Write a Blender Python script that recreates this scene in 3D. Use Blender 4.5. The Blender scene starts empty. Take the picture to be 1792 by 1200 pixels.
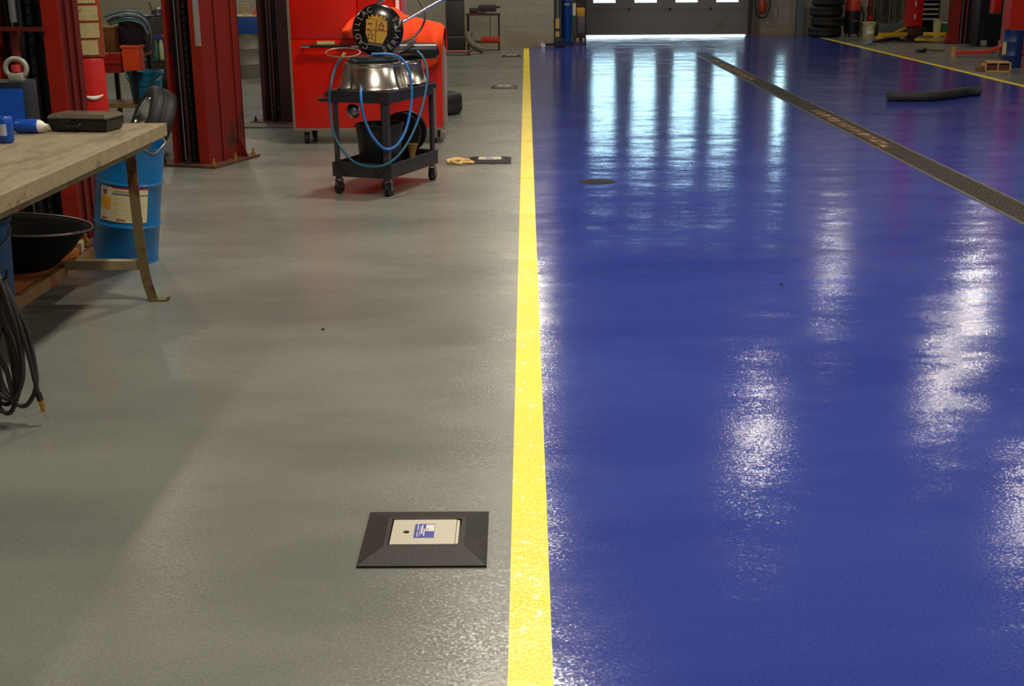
import bpy, bmesh, math, random
from math import sin, cos, tan, pi, radians, atan2, sqrt
from mathutils import Vector, Matrix, Euler
random.seed(7)
S = bpy.context.scene
COL = S.collection

# ------------------------------------------------------------------ camera
FPX = 2200.0; CAMH = 1.53
PITCH = math.atan(657.8/FPX); YAW = radians(0.72); ROLL = radians(0.4)
cam = bpy.data.objects.new('camera', bpy.data.cameras.new('camera')); COL.objects.link(cam)
cam.data.sensor_width = 36.0; cam.data.sensor_fit = 'HORIZONTAL'
cam.data.lens = FPX*36.0/1792.0
cam.data.clip_start = 0.05; cam.data.clip_end = 300
fwd = Vector((-sin(YAW)*cos(PITCH), cos(YAW)*cos(PITCH), -sin(PITCH)))
rgt = Vector((cos(YAW), sin(YAW), 0)); upv = rgt.cross(fwd)
rg2 = rgt*cos(ROLL)-upv*sin(ROLL); up2 = upv*cos(ROLL)+rgt*sin(ROLL)
mw = Matrix((rg2, up2, -fwd)).transposed().to_4x4(); mw.translation = (0, 0, CAMH)
cam.matrix_world = mw
S.camera = cam

# ------------------------------------------------------------------ light
S.view_settings.view_transform = 'Standard'; S.view_settings.look = 'None'
S.view_settings.gamma = 1.0; S.view_settings.use_curve_mapping = False
S.view_settings.exposure = 0.0
LAMP_W = 182.0                     # watts of one high-bay lamp
LAMP_C = (1.0, 0.89, 0.74)
SKY_STRENGTH = 6.0
W = bpy.data.worlds.new('world'); S.world = W; W.use_nodes = True
wn = W.node_tree.nodes; bg = wn['Background']
bg.inputs['Color'].default_value = (0.62, 0.86, 1.0, 1); bg.inputs['Strength'].default_value = SKY_STRENGTH
ROOM = dict(x0=-9.0, x1=14.0, y0=-7.0, y1=29.5, z1=5.9)
# lamp positions (x, y, relative power): rows over the two bays and the lane
LAMPS = [(0, 4.8, 1.0), (0, 9.7, 1.1), (0, 14.6, .17), (0, 19.5, .12), (0, 24.2, .6),
         (6.4, 4.8, 1.0), (6.4, 9.7, 1.1), (6.4, 14.6, .10), (6.9, 20.0, .13), (9.3, 25.5, .32), (7.0, 28.2, .12),
         (-5.6, 4.8, .2), (-5.6, 10.2, .45), (-5.6, 16, .4), (-5.6, 22, .5),
         (3.35, 17.2, .13), (0, -1.5, .9), (6.4, -1.5, .9)]  # last two: unseen fill lamps added behind the camera

# ------------------------------------------------------------------ helpers
def lin(c):
    c = c/255.0
    return c/12.92 if c <= .04045 else ((c+.055)/1.055)**2.4
def L3(c): return (lin(c[0]), lin(c[1]), lin(c[2]), 1)

def ray(px, py): return fwd + rg2*((px-896)/FPX) - up2*((py-600)/FPX)
def G(px, py, z=0.0):
    d = ray(px, py); t = (z-CAMH)/d.z; return Vector((0, 0, CAMH)) + d*t
def V(px, py, Y):
    d = ray(px, py); t = Y/d.y; return Vector((0, 0, CAMH)) + d*t

MATS = {}
def M(name, rgb, rough=.5, metal=0.0, var=.12, scale=12.0, bump=.0, bscale=60.0, rgb2=None, thr=None, coat=0.0, rgh2=None, spec=.5, stretch=None):
    """procedural material: base colour varied by noise, optional second colour in patches (rust, dirt), bump"""
    if name in MATS: return MATS[name]
    m = bpy.data.materials.new(name); m.use_nodes = True
    nt = m.node_tree; N = nt.nodes; Lk = nt.links; b = N['Principled BSDF']
    b.inputs['Roughness'].default_value = rough; b.inputs['Metallic'].default_value = metal
    b.inputs['Coat Weight'].default_value = coat; b.inputs['Coat Roughness'].default_value = .08
    b.inputs['Specular IOR Level'].default_value = spec
    tc = N.new('ShaderNodeTexCoord'); mp = N.new('ShaderNodeMapping'); Lk.new(tc.outputs['Object'], mp.inputs[0])
    if stretch: mp.inputs['Scale'].default_value = stretch
    n1 = N.new('ShaderNodeTexNoise'); n1.inputs['Scale'].default_value = scale; n1.inputs['Detail'].default_value = 5
    Lk.new(mp.outputs[0], n1.inputs['Vector'])
    mix = N.new('ShaderNodeMix'); mix.data_type = 'RGBA'
    c = L3(rgb); lo = tuple(max(0, v*(1-var)) for v in c[:3])+(1,); hi = tuple(min(1, v*(1+var)) for v in c[:3])+(1,)
    mix.inputs[6].default_value = lo; mix.inputs[7].default_value = hi; Lk.new(n1.outputs['Fac'], mix.inputs[0])
    out = mix.outputs[2]
    if rgb2:
        n2 = N.new('ShaderNodeTexNoise'); n2.inputs['Scale'].default_value = scale*.45; n2.inputs['Detail'].default_value = 8; n2.inputs['Roughness'].default_value = .65
        Lk.new(mp.outputs[0], n2.inputs['Vector'])
        rp = N.new('ShaderNodeValToRGB'); t = thr if thr else .55
        rp.color_ramp.elements[0].position = t; rp.color_ramp.elements[1].position = min(1, t+.08)
        Lk.new(n2.outputs['Fac'], rp.inputs[0])
        m2 = N.new('ShaderNodeMix'); m2.data_type = 'RGBA'; m2.inputs[7].default_value = L3(rgb2)
        Lk.new(out, m2.inputs[6]); Lk.new(rp.outputs['Color'], m2.inputs[0]); out = m2.outputs[2]
        if rgh2 is not None:
            mr = N.new('ShaderNodeMapRange'); mr.inputs['To Min'].default_value = rough; mr.inputs['To Max'].default_value = rgh2
            Lk.new(rp.outputs['Color'], mr.inputs['Value']); Lk.new(mr.outputs[0], b.inputs['Roughness'])
    Lk.new(out, b.inputs['Base Color'])
    if bump:
        n3 = N.new('ShaderNodeTexNoise'); n3.inputs['Scale'].default_value = bscale; n3.inputs['Detail'].default_value = 3
        Lk.new(mp.outputs[0], n3.inputs['Vector'])
        bp = N.new('ShaderNodeBump'); bp.inputs['Strength'].default_value = bump; bp.inputs['Distance'].default_value = .01
        Lk.new(n3.outputs['Fac'], bp.inputs['Height']); Lk.new(bp.outputs[0], b.inputs['Normal'])
    MATS[name] = m; return m

def floor_mat(name, rgb, rgb2, rough, spec, coat, b_small=.12, b_big=.25, wear_glint=None, wthr=.64):
    m = bpy.data.materials.new(name); m.use_nodes = True
    nt = m.node_tree; N = nt.nodes; Lk = nt.links; b = N['Principled BSDF']
    g = N.new('ShaderNodeNewGeometry')
    def noise(scale, detail, rgh=.5, sc=(1, 1, 1)):
        mp = N.new('ShaderNodeMapping'); mp.inputs['Scale'].default_value = sc; Lk.new(g.outputs['Position'], mp.inputs[0])
        n = N.new('ShaderNodeTexNoise'); n.inputs['Scale'].default_value = scale; n.inputs['Detail'].default_value = detail
        n.inputs['Roughness'].default_value = rgh; Lk.new(mp.outputs[0], n.inputs['Vector']); return n
    nc = noise(1.0, 4, .55, (.5, 1.2, 1)); nf = noise(150, 3, .7)
    mix = N.new('ShaderNodeMix'); mix.data_type = 'RGBA'
    mix.inputs[6].default_value = L3(rgb); mix.inputs[7].default_value = L3(rgb2)
    rp = N.new('ShaderNodeMapRange'); rp.inputs['From Min'].default_value = .35; rp.inputs['From Max'].default_value = .65
    Lk.new(nc.outputs['Fac'], rp.inputs['Value']); Lk.new(rp.outputs[0], mix.inputs[0])
    out = mix.outputs[2]
    # fine grain
    hs = N.new('ShaderNodeHueSaturation'); Lk.new(out, hs.inputs['Color'])
    mr = N.new('ShaderNodeMapRange'); mr.inputs['From Min'].default_value = .3; mr.inputs['From Max'].default_value = .7
    mr.inputs['To Min'].default_value = .76; mr.inputs['To Max'].default_value = 1.24
    Lk.new(nf.outputs['Fac'], mr.inputs['Value']); Lk.new(mr.outputs[0], hs.inputs['Value']); out = hs.outputs['Color']
    if wear_glint:
        nw = noise(26, 4, .6, (1, .6, 1)); rw = N.new('ShaderNodeValToRGB')
        rw.color_ramp.elements[0].position = wthr; rw.color_ramp.elements[1].position = wthr+.05
        Lk.new(nw.outputs['Fac'], rw.inputs[0])
        mw_ = N.new('ShaderNodeMix'); mw_.data_type = 'RGBA'; mw_.inputs[7].default_value = L3(wear_glint)
        Lk.new(out, mw_.inputs[6]); Lk.new(rw.outputs['Color'], mw_.inputs[0]); out = mw_.outputs[2]
    Lk.new(out, b.inputs['Base Color'])
    # roughness: patchy sheen
    nr = noise(1.7, 6, .6, (1, 2.2, 1)); mr2 = N.new('ShaderNodeMapRange')
    mr2.inputs['From Min'].default_value = .35; mr2.inputs['From Max'].default_value = .65
    mr2.inputs['To Min'].default_value = rough*.88; mr2.inputs['To Max'].default_value = rough*1.14
    Lk.new(nr.outputs['Fac'], mr2.inputs['Value']); Lk.new(mr2.outputs[0], b.inputs['Roughness'])
    b.inputs['Specular IOR Level'].default_value = spec; b.inputs['Coat Weight'].default_value = coat
    b.inputs['Coat Roughness'].default_value = .06
    # orange peel + long shallow roller waves, as slopes added to the upright normal
    def slope(n, amp):
        v = N.new('ShaderNodeVectorMath'); v.operation = 'SUBTRACT'; v.inputs[1].default_value = (.5, .5, .5); Lk.new(n.outputs['Color'], v.inputs[0])
        w = N.new('ShaderNodeVectorMath'); w.operation = 'MULTIPLY'; w.inputs[1].default_value = amp; Lk.new(v.outputs[0], w.inputs[0]); return w
    s1 = slope(noise(120, 2, .6), (b_small, b_small, 0)); s2 = slope(noise(2.2, 3, .6, (.35, 1.2, 1)), (b_big*.35, b_big, 0)); s3 = slope(noise(9, 3, .6, (.5, 1.4, 1)), (b_big*.4, b_big, 0))
    a1 = N.new('ShaderNodeVectorMath'); Lk.new(s1.outputs[0], a1.inputs[0]); Lk.new(s2.outputs[0], a1.inputs[1])
    a2 = N.new('ShaderNodeVectorMath'); Lk.new(a1.outputs[0], a2.inputs[0]); Lk.new(s3.outputs[0], a2.inputs[1])
    a3 = N.new('ShaderNodeVectorMath'); Lk.new(a2.outputs[0], a3.inputs[0]); Lk.new(g.outputs['Normal'], a3.inputs[1])
    a4 = N.new('ShaderNodeVectorMath'); a4.operation = 'NORMALIZE'; Lk.new(a3.outputs[0], a4.inputs[0]); Lk.new(a4.outputs[0], b.inputs['Normal'])
    return m

def emis(name, rgb, strength):
    m = bpy.data.materials.new(name); m.use_nodes = True; N = m.node_tree.nodes; b = N['Principled BSDF']
    b.inputs['Base Color'].default_value = (.8, .8, .8, 1)
    b.inputs['Emission Color'].default_value = (*rgb, 1); b.inputs['Emission Strength'].default_value = strength
    return m

class MB:
    """collects shapes into one bmesh; build() links ONE mesh object"""
    def __init__(s): s.bm = bmesh.new()
    def _add(s, verts, mat): 
        for v in verts: v.co = mat @ v.co
    def box(s, c, size, rot=(0, 0, 0), bev=.0):
        r = bmesh.ops.create_cube(s.bm, size=1.0); vs = r['verts']
        for v in vs: v.co = Vector((v.co.x*size[0], v.co.y*size[1], v.co.z*size[2]))
        if bev > 0:
            es = list({e for v in vs for e in v.link_edges})
            q = bmesh.ops.bevel(s.bm, geom=es, offset=bev, segments=2, affect='EDGES', profile=.6)
            vs = list({v for f in q['faces'] for v in f.verts} | {v for v in vs if v.is_valid})
        m = Matrix.Translation(c) @ Euler(rot).to_matrix().to_4x4()
        s._add([v for v in vs if v.is_valid], m); return s
    def cyl(s, p0, p1, r0, r1=None, seg=24, caps=True):
        p0, p1 = Vector(p0), Vector(p1); r1 = r0 if r1 is None else r1
        ax = p1-p0; h = ax.length; q = ax.to_track_quat('Z', 'Y').to_matrix().to_4x4()
        r = bmesh.ops.create_cone(s.bm, cap_ends=caps, segments=seg, radius1=max(r0, 1e-5), radius2=max(r1, 1e-5), depth=h)
        s._add(r['verts'], Matrix.Translation((p0+p1)/2) @ q); return s
    def lathe(s, prof, seg=40, o=(0, 0, 0), axis=(0, 0, 1), sx=1, sy=1):
        """prof: list of (r,z); closed top/bottom when r==0"""
        q = Vector(axis).to_track_quat('Z', 'Y').to_matrix().to_4x4(); T = Matrix.Translation(o) @ q
        rings = []
        for r, z in prof:
            if r < 1e-6: rings.append([s.bm.verts.new(T @ Vector((0, 0, z)))])
            else: rings.append([s.bm.verts.new(T @ Vector((r*cos(2*pi*i/seg)*sx, r*sin(2*pi*i/seg)*sy, z))) for i in range(seg)])
        for a, b in zip(rings, rings[1:]):
            for i in range(seg):
                j = (i+1) % seg
                if len(a) == 1 and len(b) == 1: continue
                if len(a) == 1: s.bm.faces.new((a[0], b[j], b[i]))
                elif len(b) == 1: s.bm.faces.new((a[i], a[j], b[0]))
                else: s.bm.faces.new((a[i], a[j], b[j], b[i]))
        return s
    def tube(s, pts, r, seg=10, smooth=0, closed=False):
        P = [Vector(p) for p in pts]
        if smooth:
            Q = []; n = len(P)
            rng = range(n) if closed else range(n-1)
            for i in rng:
                if closed: a, b, c, d = P[i-1], P[i], P[(i+1) % n], P[(i+2) % n]
                else: a, b, c, d = P[max(0, i-1)], P[i], P[i+1], P[min(n-1, i+2)]
                for k in range(smooth):
                    t = k/smooth
                    Q.append(.5*((2*b)+(-a+c)*t+(2*a-5*b+4*c-d)*t*t+(-a+3*b-3*c+d)*t**3))
            if not closed: Q.append(P[-1])
            P = Q
        n = len(P); prev = None; rings = []
        for i, p in enumerate(P):
            if closed: t = (P[(i+1) % n]-P[i-1]).normalized()
            else: t = (P[min(n-1, i+1)]-P[max(0, i-1)]).normalized()
            if prev is None: u = t.orthogonal().normalized()
            else:
                u = prev - t*prev.dot(t)
                u = u.normalized() if u.length > 1e-6 else t.orthogonal().normalized()
            prev = u; w = t.cross(u); rr = r(i/(n-1)) if callable(r) else r
            rings.append([s.bm.verts.new(p + (u*cos(2*pi*k/seg)+w*sin(2*pi*k/seg))*rr) for k in range(seg)])
        for i in range(n if closed else n-1):
            a, b = rings[i], rings[(i+1) % n]
            for k in range(seg):
                j = (k+1) % seg; s.bm.faces.new((a[k], a[j], b[j], b[k]))
        if not closed:
            s.bm.faces.new(rings[0][::-1]); s.bm.faces.new(rings[-1])
        return s
    def prism(s, poly, z0, z1, T=None):
        """polygon in xy extruded z0..z1, then transformed by T"""
        T = T or Matrix.Identity(4)
        a = [s.bm.verts.new(T @ Vector((x, y, z0))) for x, y in poly]; b = [s.bm.verts.new(T @ Vector((x, y, z1))) for x, y in poly]
        s.bm.faces.new(a[::-1]); s.bm.faces.new(b); n = len(poly)
        for i in range(n): s.bm.faces.new((a[i], a[(i+1) % n], b[(i+1) % n], b[i]))
        return s
    def arc(s, r, a0, a1, z0, z1, seg=14, th=.0012):
        """curved patch on a cylinder of radius r, angles in degrees"""
        vs = []
        for k in range(seg+1):
            a = radians(a0+(a1-a0)*k/seg)
            vs.append([s.bm.verts.new((rr*cos(a), rr*sin(a), z)) for rr, z in ((r, z0), (r+th, z0), (r+th, z1), (r, z1))])
        for a, b in zip(vs, vs[1:]):
            for k in range(4): s.bm.faces.new((a[k], b[k], b[(k+1) % 4], a[(k+1) % 4]))
        s.bm.faces.new(vs[0]); s.bm.faces.new(vs[-1][::-1]); return s
    def grid(s, fn, nu, nv, th=0.0):
        vv = [[s.bm.verts.new(fn(i/nu, j/nv)) for j in range(nv+1)] for i in range(nu+1)]
        for i in range(nu):
            for j in range(nv): s.bm.faces.new((vv[i][j], vv[i+1][j], vv[i+1][j+1], vv[i][j+1]))
        return s
    def build(s, name, mat, parent=None, smooth=True, loc=(0, 0, 0), rot=(0, 0, 0), ang=38, solid=0.0):
        bmesh.ops.recalc_face_normals(s.bm, faces=s.bm.faces)
        me = bpy.data.meshes.new(name)
        if smooth:
            for f in s.bm.faces: f.smooth = True
            for e in s.bm.edges:
                if len(e.link_faces) == 2 and e.calc_face_angle(0) > radians(ang): e.smooth = False
        s.bm.to_mesh(me); s.bm.free()
        for mm in (mat if isinstance(mat, (list, tuple)) else [mat]): me.materials.append(mm)
        o = bpy.data.objects.new(name, me); COL.objects.link(o)
        o.location = loc; o.rotation_euler = rot
        if parent: o.parent = parent
        if solid:
            md = o.modifiers.new('thickness', 'SOLIDIFY'); md.thickness = solid
        return o

def thing(name, label, cat, loc=(0, 0, 0), rz=0.0, group=None, rot=None):
    o = bpy.data.objects.new(name, None); COL.objects.link(o); o.empty_display_size = .1
    o.location = loc; o.rotation_euler = rot if rot else (0, 0, rz)
    o['label'] = label; o['category'] = cat
    if group: o['group'] = group
    return o
def tag(o, label, cat, group=None):
    o['label'] = label; o['category'] = cat
    if group: o['group'] = group
    return o
def struct(o): o['kind'] = 'structure'; return o
def copy_tree(o, loc=None, rz=None, label=None):
    def rec(x, par):
        c = x.copy(); COL.objects.link(c); c.parent = par
        for ch in [k for k in bpy.data.objects if k.parent == x and k.name in names]: rec(ch, c)
        return c
    names = {k.name for k in bpy.data.objects}
    r = rec(o, None)
    if loc is not None: r.location = loc
    if rz is not None: r.rotation_euler = (0, 0, rz)
    if label: r['label'] = label
    return r
def text_mesh(txt, size, depth=.001):
    cu = bpy.data.curves.new('t', 'FONT'); cu.body = txt; cu.size = size; cu.extrude = depth
    cu.align_x = 'CENTER'; cu.align_y = 'CENTER'
    o = bpy.data.objects.new('t', cu); COL.objects.link(o)
    dg = bpy.context.evaluated_depsgraph_get(); me = bpy.data.meshes.new_from_object(o.evaluated_get(dg))
    bpy.data.objects.remove(o); return me
def add_mesh(mb, me, T):
    n = len(mb.bm.verts); mb.bm.from_mesh(me); mb.bm.verts.ensure_lookup_table()
    for v in mb.bm.verts[n:]: v.co = T @ v.co

# ------------------------------------------------------------------ materials
red = M('red_paint', (178, 30, 12), .38, var=.12, rgb2=(70, 22, 14), thr=.62, scale=7, coat=.2)
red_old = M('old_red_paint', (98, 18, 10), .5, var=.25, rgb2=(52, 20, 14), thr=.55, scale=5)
darkred = M('maroon_shaded_red', (46, 14, 14), .55, var=.25, scale=5)
cabred = M('cabinet_red', (190, 20, 4), .3, var=.05, scale=4, coat=.3)
black = M('black_paint', (22, 21, 22), .45, var=.2)
blackm = M('black_metal', (34, 34, 38), .4, metal=.3, var=.2)
rubber = M('rubber', (24, 23, 23), .6, var=.25, scale=20, bump=.1)
plate = M('floor_plate_black', (30, 25, 22), .5, var=.25, scale=20, bump=.15, bscale=120, rgb2=(48, 42, 36), thr=.6, spec=.3)
grey = M('grey_metal', (120, 116, 104), .45, metal=.2, var=.12, scale=6)
greyp = M('light_grey_paint', (150, 152, 150), .4, var=.08)
steel = M('steel', (150, 150, 150), .3, metal=1, var=.12, scale=10)
alum = M('brushed_aluminium', (196, 190, 176), .24, metal=1, var=.1, scale=3, bump=.05, bscale=200)
chrome = M('chrome', (225, 225, 228), .1, metal=1, var=.03)
brass = M('brass', (190, 150, 70), .35, metal=.8, var=.15)
wood = M('bench_wood', (130, 118, 92), .7, var=.3, scale=9, rgb2=(110, 97, 74), thr=.50, bump=.2, bscale=30, stretch=(3, .6, 3))
woodedge = M('bench_edge', (136, 122, 90), .7, var=.25, scale=14, rgb2=(96, 74, 52), thr=.6, bump=.3, bscale=40)
orwood = M('orange_wood', (150, 84, 34), .65, var=.3, scale=12, rgb2=(98, 66, 38), thr=.55)
legm = M('rusty_olive_steel', (112, 98, 62), .55, metal=.2, var=.25, scale=16, rgb2=(96, 56, 32), thr=.52)
bluebar = M('barrel_blue', (6, 98, 158), .34, var=.15, scale=6, rgb2=(4, 76, 134), thr=.55, coat=.15)
bluedark = M('dark_blue_plastic', (14, 44, 96), .45, var=.15)
bluehose = M('blue_hose', (24, 104, 176), .35, var=.1)
tealhose = M('teal_hose', (24, 92, 124), .4, var=.15)
blackhose = M('black_hose', (38, 37, 38), .5, var=.2, bump=.1)
cream = M('cream_paper', (214, 204, 160), .6, var=.1, scale=30, bump=.05)
orange_p = M('label_orange', (226, 158, 34), .6, var=.1)
lblue = M('label_blue', (26, 52, 130), .6, var=.05)
lred = M('label_red', (190, 40, 36), .6, var=.05)
ink = M('ink_grey', (96, 96, 92), .6, var=.1)
white = M('white_plastic', (222, 220, 210), .4, var=.05)
cyan = M('cyan_plastic', (10, 122, 160), .4, var=.12)
orange = M('orange_plastic', (226, 70, 8), .45, var=.08)
cloth = M('orange_cloth', (250, 70, 6), .8, var=.1, scale=8, bump=.2, bscale=25)
yellowp = M('yellow_paint', (226, 176, 18), .4, var=.12, rgb2=(150, 108, 20), thr=.62)
tan = M('cardboard', (190, 152, 88), .7, var=.12)
brown = M('brown_paper', (112, 74, 34), .7, var=.2)
canblue = M('can_blue', (22, 74, 170), .3, var=.2, scale=25, rgb2=(150, 160, 200), thr=.66)
blueplast = M('blue_plastic', (10, 60, 150), .4, var=.15)
green = M('green_plastic', (36, 104, 70), .5, var=.12)
ltstone = M('beige_plastic', (190, 184, 132), .5, var=.12)
badgeblk = M('badge_black', (18, 15, 16), .2, var=.2, coat=.4)
gold = M('badge_gold', (196, 146, 22), .45, var=.2, scale=60)
silver_ink = M('badge_grey_letters', (150, 142, 122), .4, var=.1)
lidm = M('lid_enamel', (196, 190, 172), .35, var=.05)
stickblue = M('sticker_blue', (26, 40, 150), .4, var=.05)
wallm = None

def wall_material(name, rgb, rgb2, horiz='x'):
    m = bpy.data.materials.new(name); m.use_nodes = True; nt = m.node_tree; N = nt.nodes; Lk = nt.links; b = N['Principled BSDF']
    g = N.new('ShaderNodeNewGeometry'); sp = N.new('ShaderNodeSeparateXYZ'); cb = N.new('ShaderNodeCombineXYZ')
    Lk.new(g.outputs['Position'], sp.inputs[0]); Lk.new(sp.outputs['X' if horiz == 'x' else 'Y'], cb.inputs[0]); Lk.new(sp.outputs['Z'], cb.inputs[1])
    br = N.new('ShaderNodeTexBrick'); br.inputs['Scale'].default_value = 1.0; br.inputs['Brick Width'].default_value = .4; br.inputs['Row Height'].default_value = .2
    br.inputs['Mortar Size'].default_value = .008; br.inputs['Color1'].default_value = L3(rgb); br.inputs['Color2'].default_value = L3([c*.96 for c in rgb]); br.inputs['Mortar'].default_value = L3([c*.92 for c in rgb])
    Lk.new(cb.outputs[0], br.inputs['Vector'])
    # grime that rises from the floor line, broken by noise
    n = N.new('ShaderNodeTexNoise'); n.inputs['Scale'].default_value = 2.3; n.inputs['Detail'].default_value = 7; Lk.new(g.outputs['Position'], n.inputs['Vector'])
    mr = N.new('ShaderNodeMapRange'); mr.inputs['From Min'].default_value = .0; mr.inputs['From Max'].default_value = .34; mr.inputs['To Min'].default_value = .75; mr.inputs['To Max'].default_value = 0
    Lk.new(sp.outputs['Z'], mr.inputs['Value'])
    mu = N.new('ShaderNodeMath'); mu.operation = 'MULTIPLY'; Lk.new(mr.outputs[0], mu.inputs[0]); Lk.new(n.outputs['Fac'], mu.inputs[1])
    mx = N.new('ShaderNodeMix'); mx.data_type = 'RGBA'; Lk.new(mu.outputs[0], mx.inputs[0]); Lk.new(br.outputs['Color'], mx.inputs[6]); mx.inputs[7].default_value = L3(rgb2)
    Lk.new(mx.outputs[2], b.inputs['Base Color']); b.inputs['Roughness'].default_value = .6
    bp = N.new('ShaderNodeBump'); bp.inputs['Strength'].default_value = .4; bp.inputs['Distance'].default_value = .01; bp.invert = True
    Lk.new(br.outputs['Fac'], bp.inputs['Height']); Lk.new(bp.outputs[0], b.inputs['Normal'])
    return m
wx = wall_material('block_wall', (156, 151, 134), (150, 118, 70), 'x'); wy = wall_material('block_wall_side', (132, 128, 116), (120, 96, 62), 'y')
ceilm = M('ceiling_paint', (150, 146, 138), .8, var=.06, scale=2)
doorm = M('door_grey', (128, 126, 116), .5, var=.06, scale=3, rgb2=(120, 116, 88), thr=.6)

# ------------------------------------------------------------------ the room
LX0, LX1 = -.046, .056          # left yellow line
RX0, RX1 = 6.42, 6.53           # right yellow line
TX0, TX1, TY1 = 3.03, 3.31, 22.8   # trench drain opening
R = ROOM
def slab(rects, z=0.0, th=.12):
    mb = MB()
    for x0, y0, x1, y1 in rects: mb.box(((x0+x1)/2, (y0+y1)/2, z-th/2), (x1-x0, y1-y0, th))
    return mb
greyfloor = floor_mat('grey_epoxy', (122, 125, 118), (104, 107, 101), .28, .42, .0, b_small=.30, b_big=.06)
bluefloor = floor_mat('blue_epoxy', (60, 76, 158), (47, 62, 146), .13, .48, .0, b_small=.16, b_big=.09)
yelline = floor_mat('yellow_line_paint', (255, 232, 0), (252, 222, 0), .30, .4, .0, b_small=.42, b_big=.06, wear_glint=(255, 248, 205), wthr=.615)  # pale specks in the colour: worn paint and painted lamp glints
fl = struct(slab([(R['x0'], R['y0'], LX0, 25.6), (RX1, R['y0'], R['x1'], R['y1'])]).build('floor', greyfloor, smooth=False))
slab([(LX1, R['y0'], TX0, 25.6), (TX1, R['y0'], RX0, 25.6), (TX0, TY1, TX1, 25.6), (.56, 25.6, RX0, R['y1']+.25)]).build('blue_lane', bluefloor, fl, smooth=False)
slab([(LX0, R['y0'], LX1, 25.28), ]).build('yellow_line', yelline, fl, smooth=False)
slab([(LX0, 25.28, LX1, 25.6)]).build('floor_patch', greyfloor, fl, smooth=False)
slab([(RX0, R['y0'], RX1, R['y1'])]).build('yellow_line', yelline, fl, smooth=False)
MB().box(((TX0+TX1)/2, (R['y0']+TY1)/2, -.17), (TX1-TX0, TY1-R['y0'], .1)).build('trench_bottom', black, fl, smooth=False)
# brown floor plug in the blue lane
MB().lathe([(0, .002), (.13, .002), (.14, .0), ], seg=32, sx=1, sy=.9).build('floor_plug', M('brown_plug', (50, 46, 52), .8, var=.2, spec=.1), fl, loc=(G(1045, 318)))

H1 = R['z1']
def wall(name, x0, y0, x1, y1, z0=0.0, z1=H1, mat=None): 
    return struct(MB().box(((x0+x1)/2, (y0+y1)/2, (z0+z1)/2), (abs(x1-x0), abs(y1-y0), z1-z0)).build(name, mat or wx, smooth=False))
YB = 29.45
# back wall around the overhead door (x 1.37..5.0) and a narrow window
mb = MB()
DX0, DX1, DZ = 1.37, 5.0, 3.35
NWX0, NWX1, NWZ0, NWZ1 = 5.72, 5.95, .95, 2.5
def wb(x0, x1, z0, z1): mb.box(((x0+x1)/2, YB+.1, (z0+z1)/2), (x1-x0, .2, z1-z0))
wb(.36, DX0, 0, H1); wb(DX0, DX1, DZ, H1); wb(DX1, NWX0, 0, H1); wb(NWX0, NWX1, 0, NWZ0); wb(NWX0, NWX1, NWZ1, H1); wb(NWX1, R['x1'], 0, H1)
struct(mb.build('wall_back', wx, smooth=False))
wall('wall_back_left', R['x0'], 25.6, .56, 25.8); wall('wall_return', .36, 25.8, .56, YB, mat=wy)
wall('wall_left', R['x0']-.2, R['y0'], R['x0'], 25.8, mat=wy); wall('wall_right', R['x1'], R['y0'], R['x1']+.2, R['y1']+.1, mat=wy)
wall('wall_front', R['x0'], R['y0']-.2, R['x1'], R['y0'])
struct(MB().box(((R['x0']+R['x1'])/2, (R['y0']+R['y1'])/2, H1+.1), (R['x1']-R['x0']+.4, R['y1']-R['y0']+.6, .2)).build('ceiling', ceilm, smooth=False))
# ground outdoors beyond the door
struct(MB().box((3, 60, -.15), (120, 60.4, .1)).build('ground', M('outdoor_concrete', (190, 188, 180), .8), smooth=False))

# panes
gm = bpy.data.materials.new('window_glass'); gm.use_nodes = True; nt = gm.node_tree; nt.nodes.clear()
o_ = nt.nodes.new('ShaderNodeOutputMaterial'); tr = nt.nodes.new('ShaderNodeBsdfTransparent'); gl = nt.nodes.new('ShaderNodeBsdfGlossy'); mx_ = nt.nodes.new('ShaderNodeMixShader')
tr.inputs[0].default_value = (.86, .93, .93, 1); gl.inputs['Roughness'].default_value = .03; mx_.inputs[0].default_value = .06
nt.links.new(tr.outputs[0], mx_.inputs[1]); nt.links.new(gl.outputs[0], mx_.inputs[2]); nt.links.new(mx_.outputs[0], o_.inputs[0])

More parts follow.
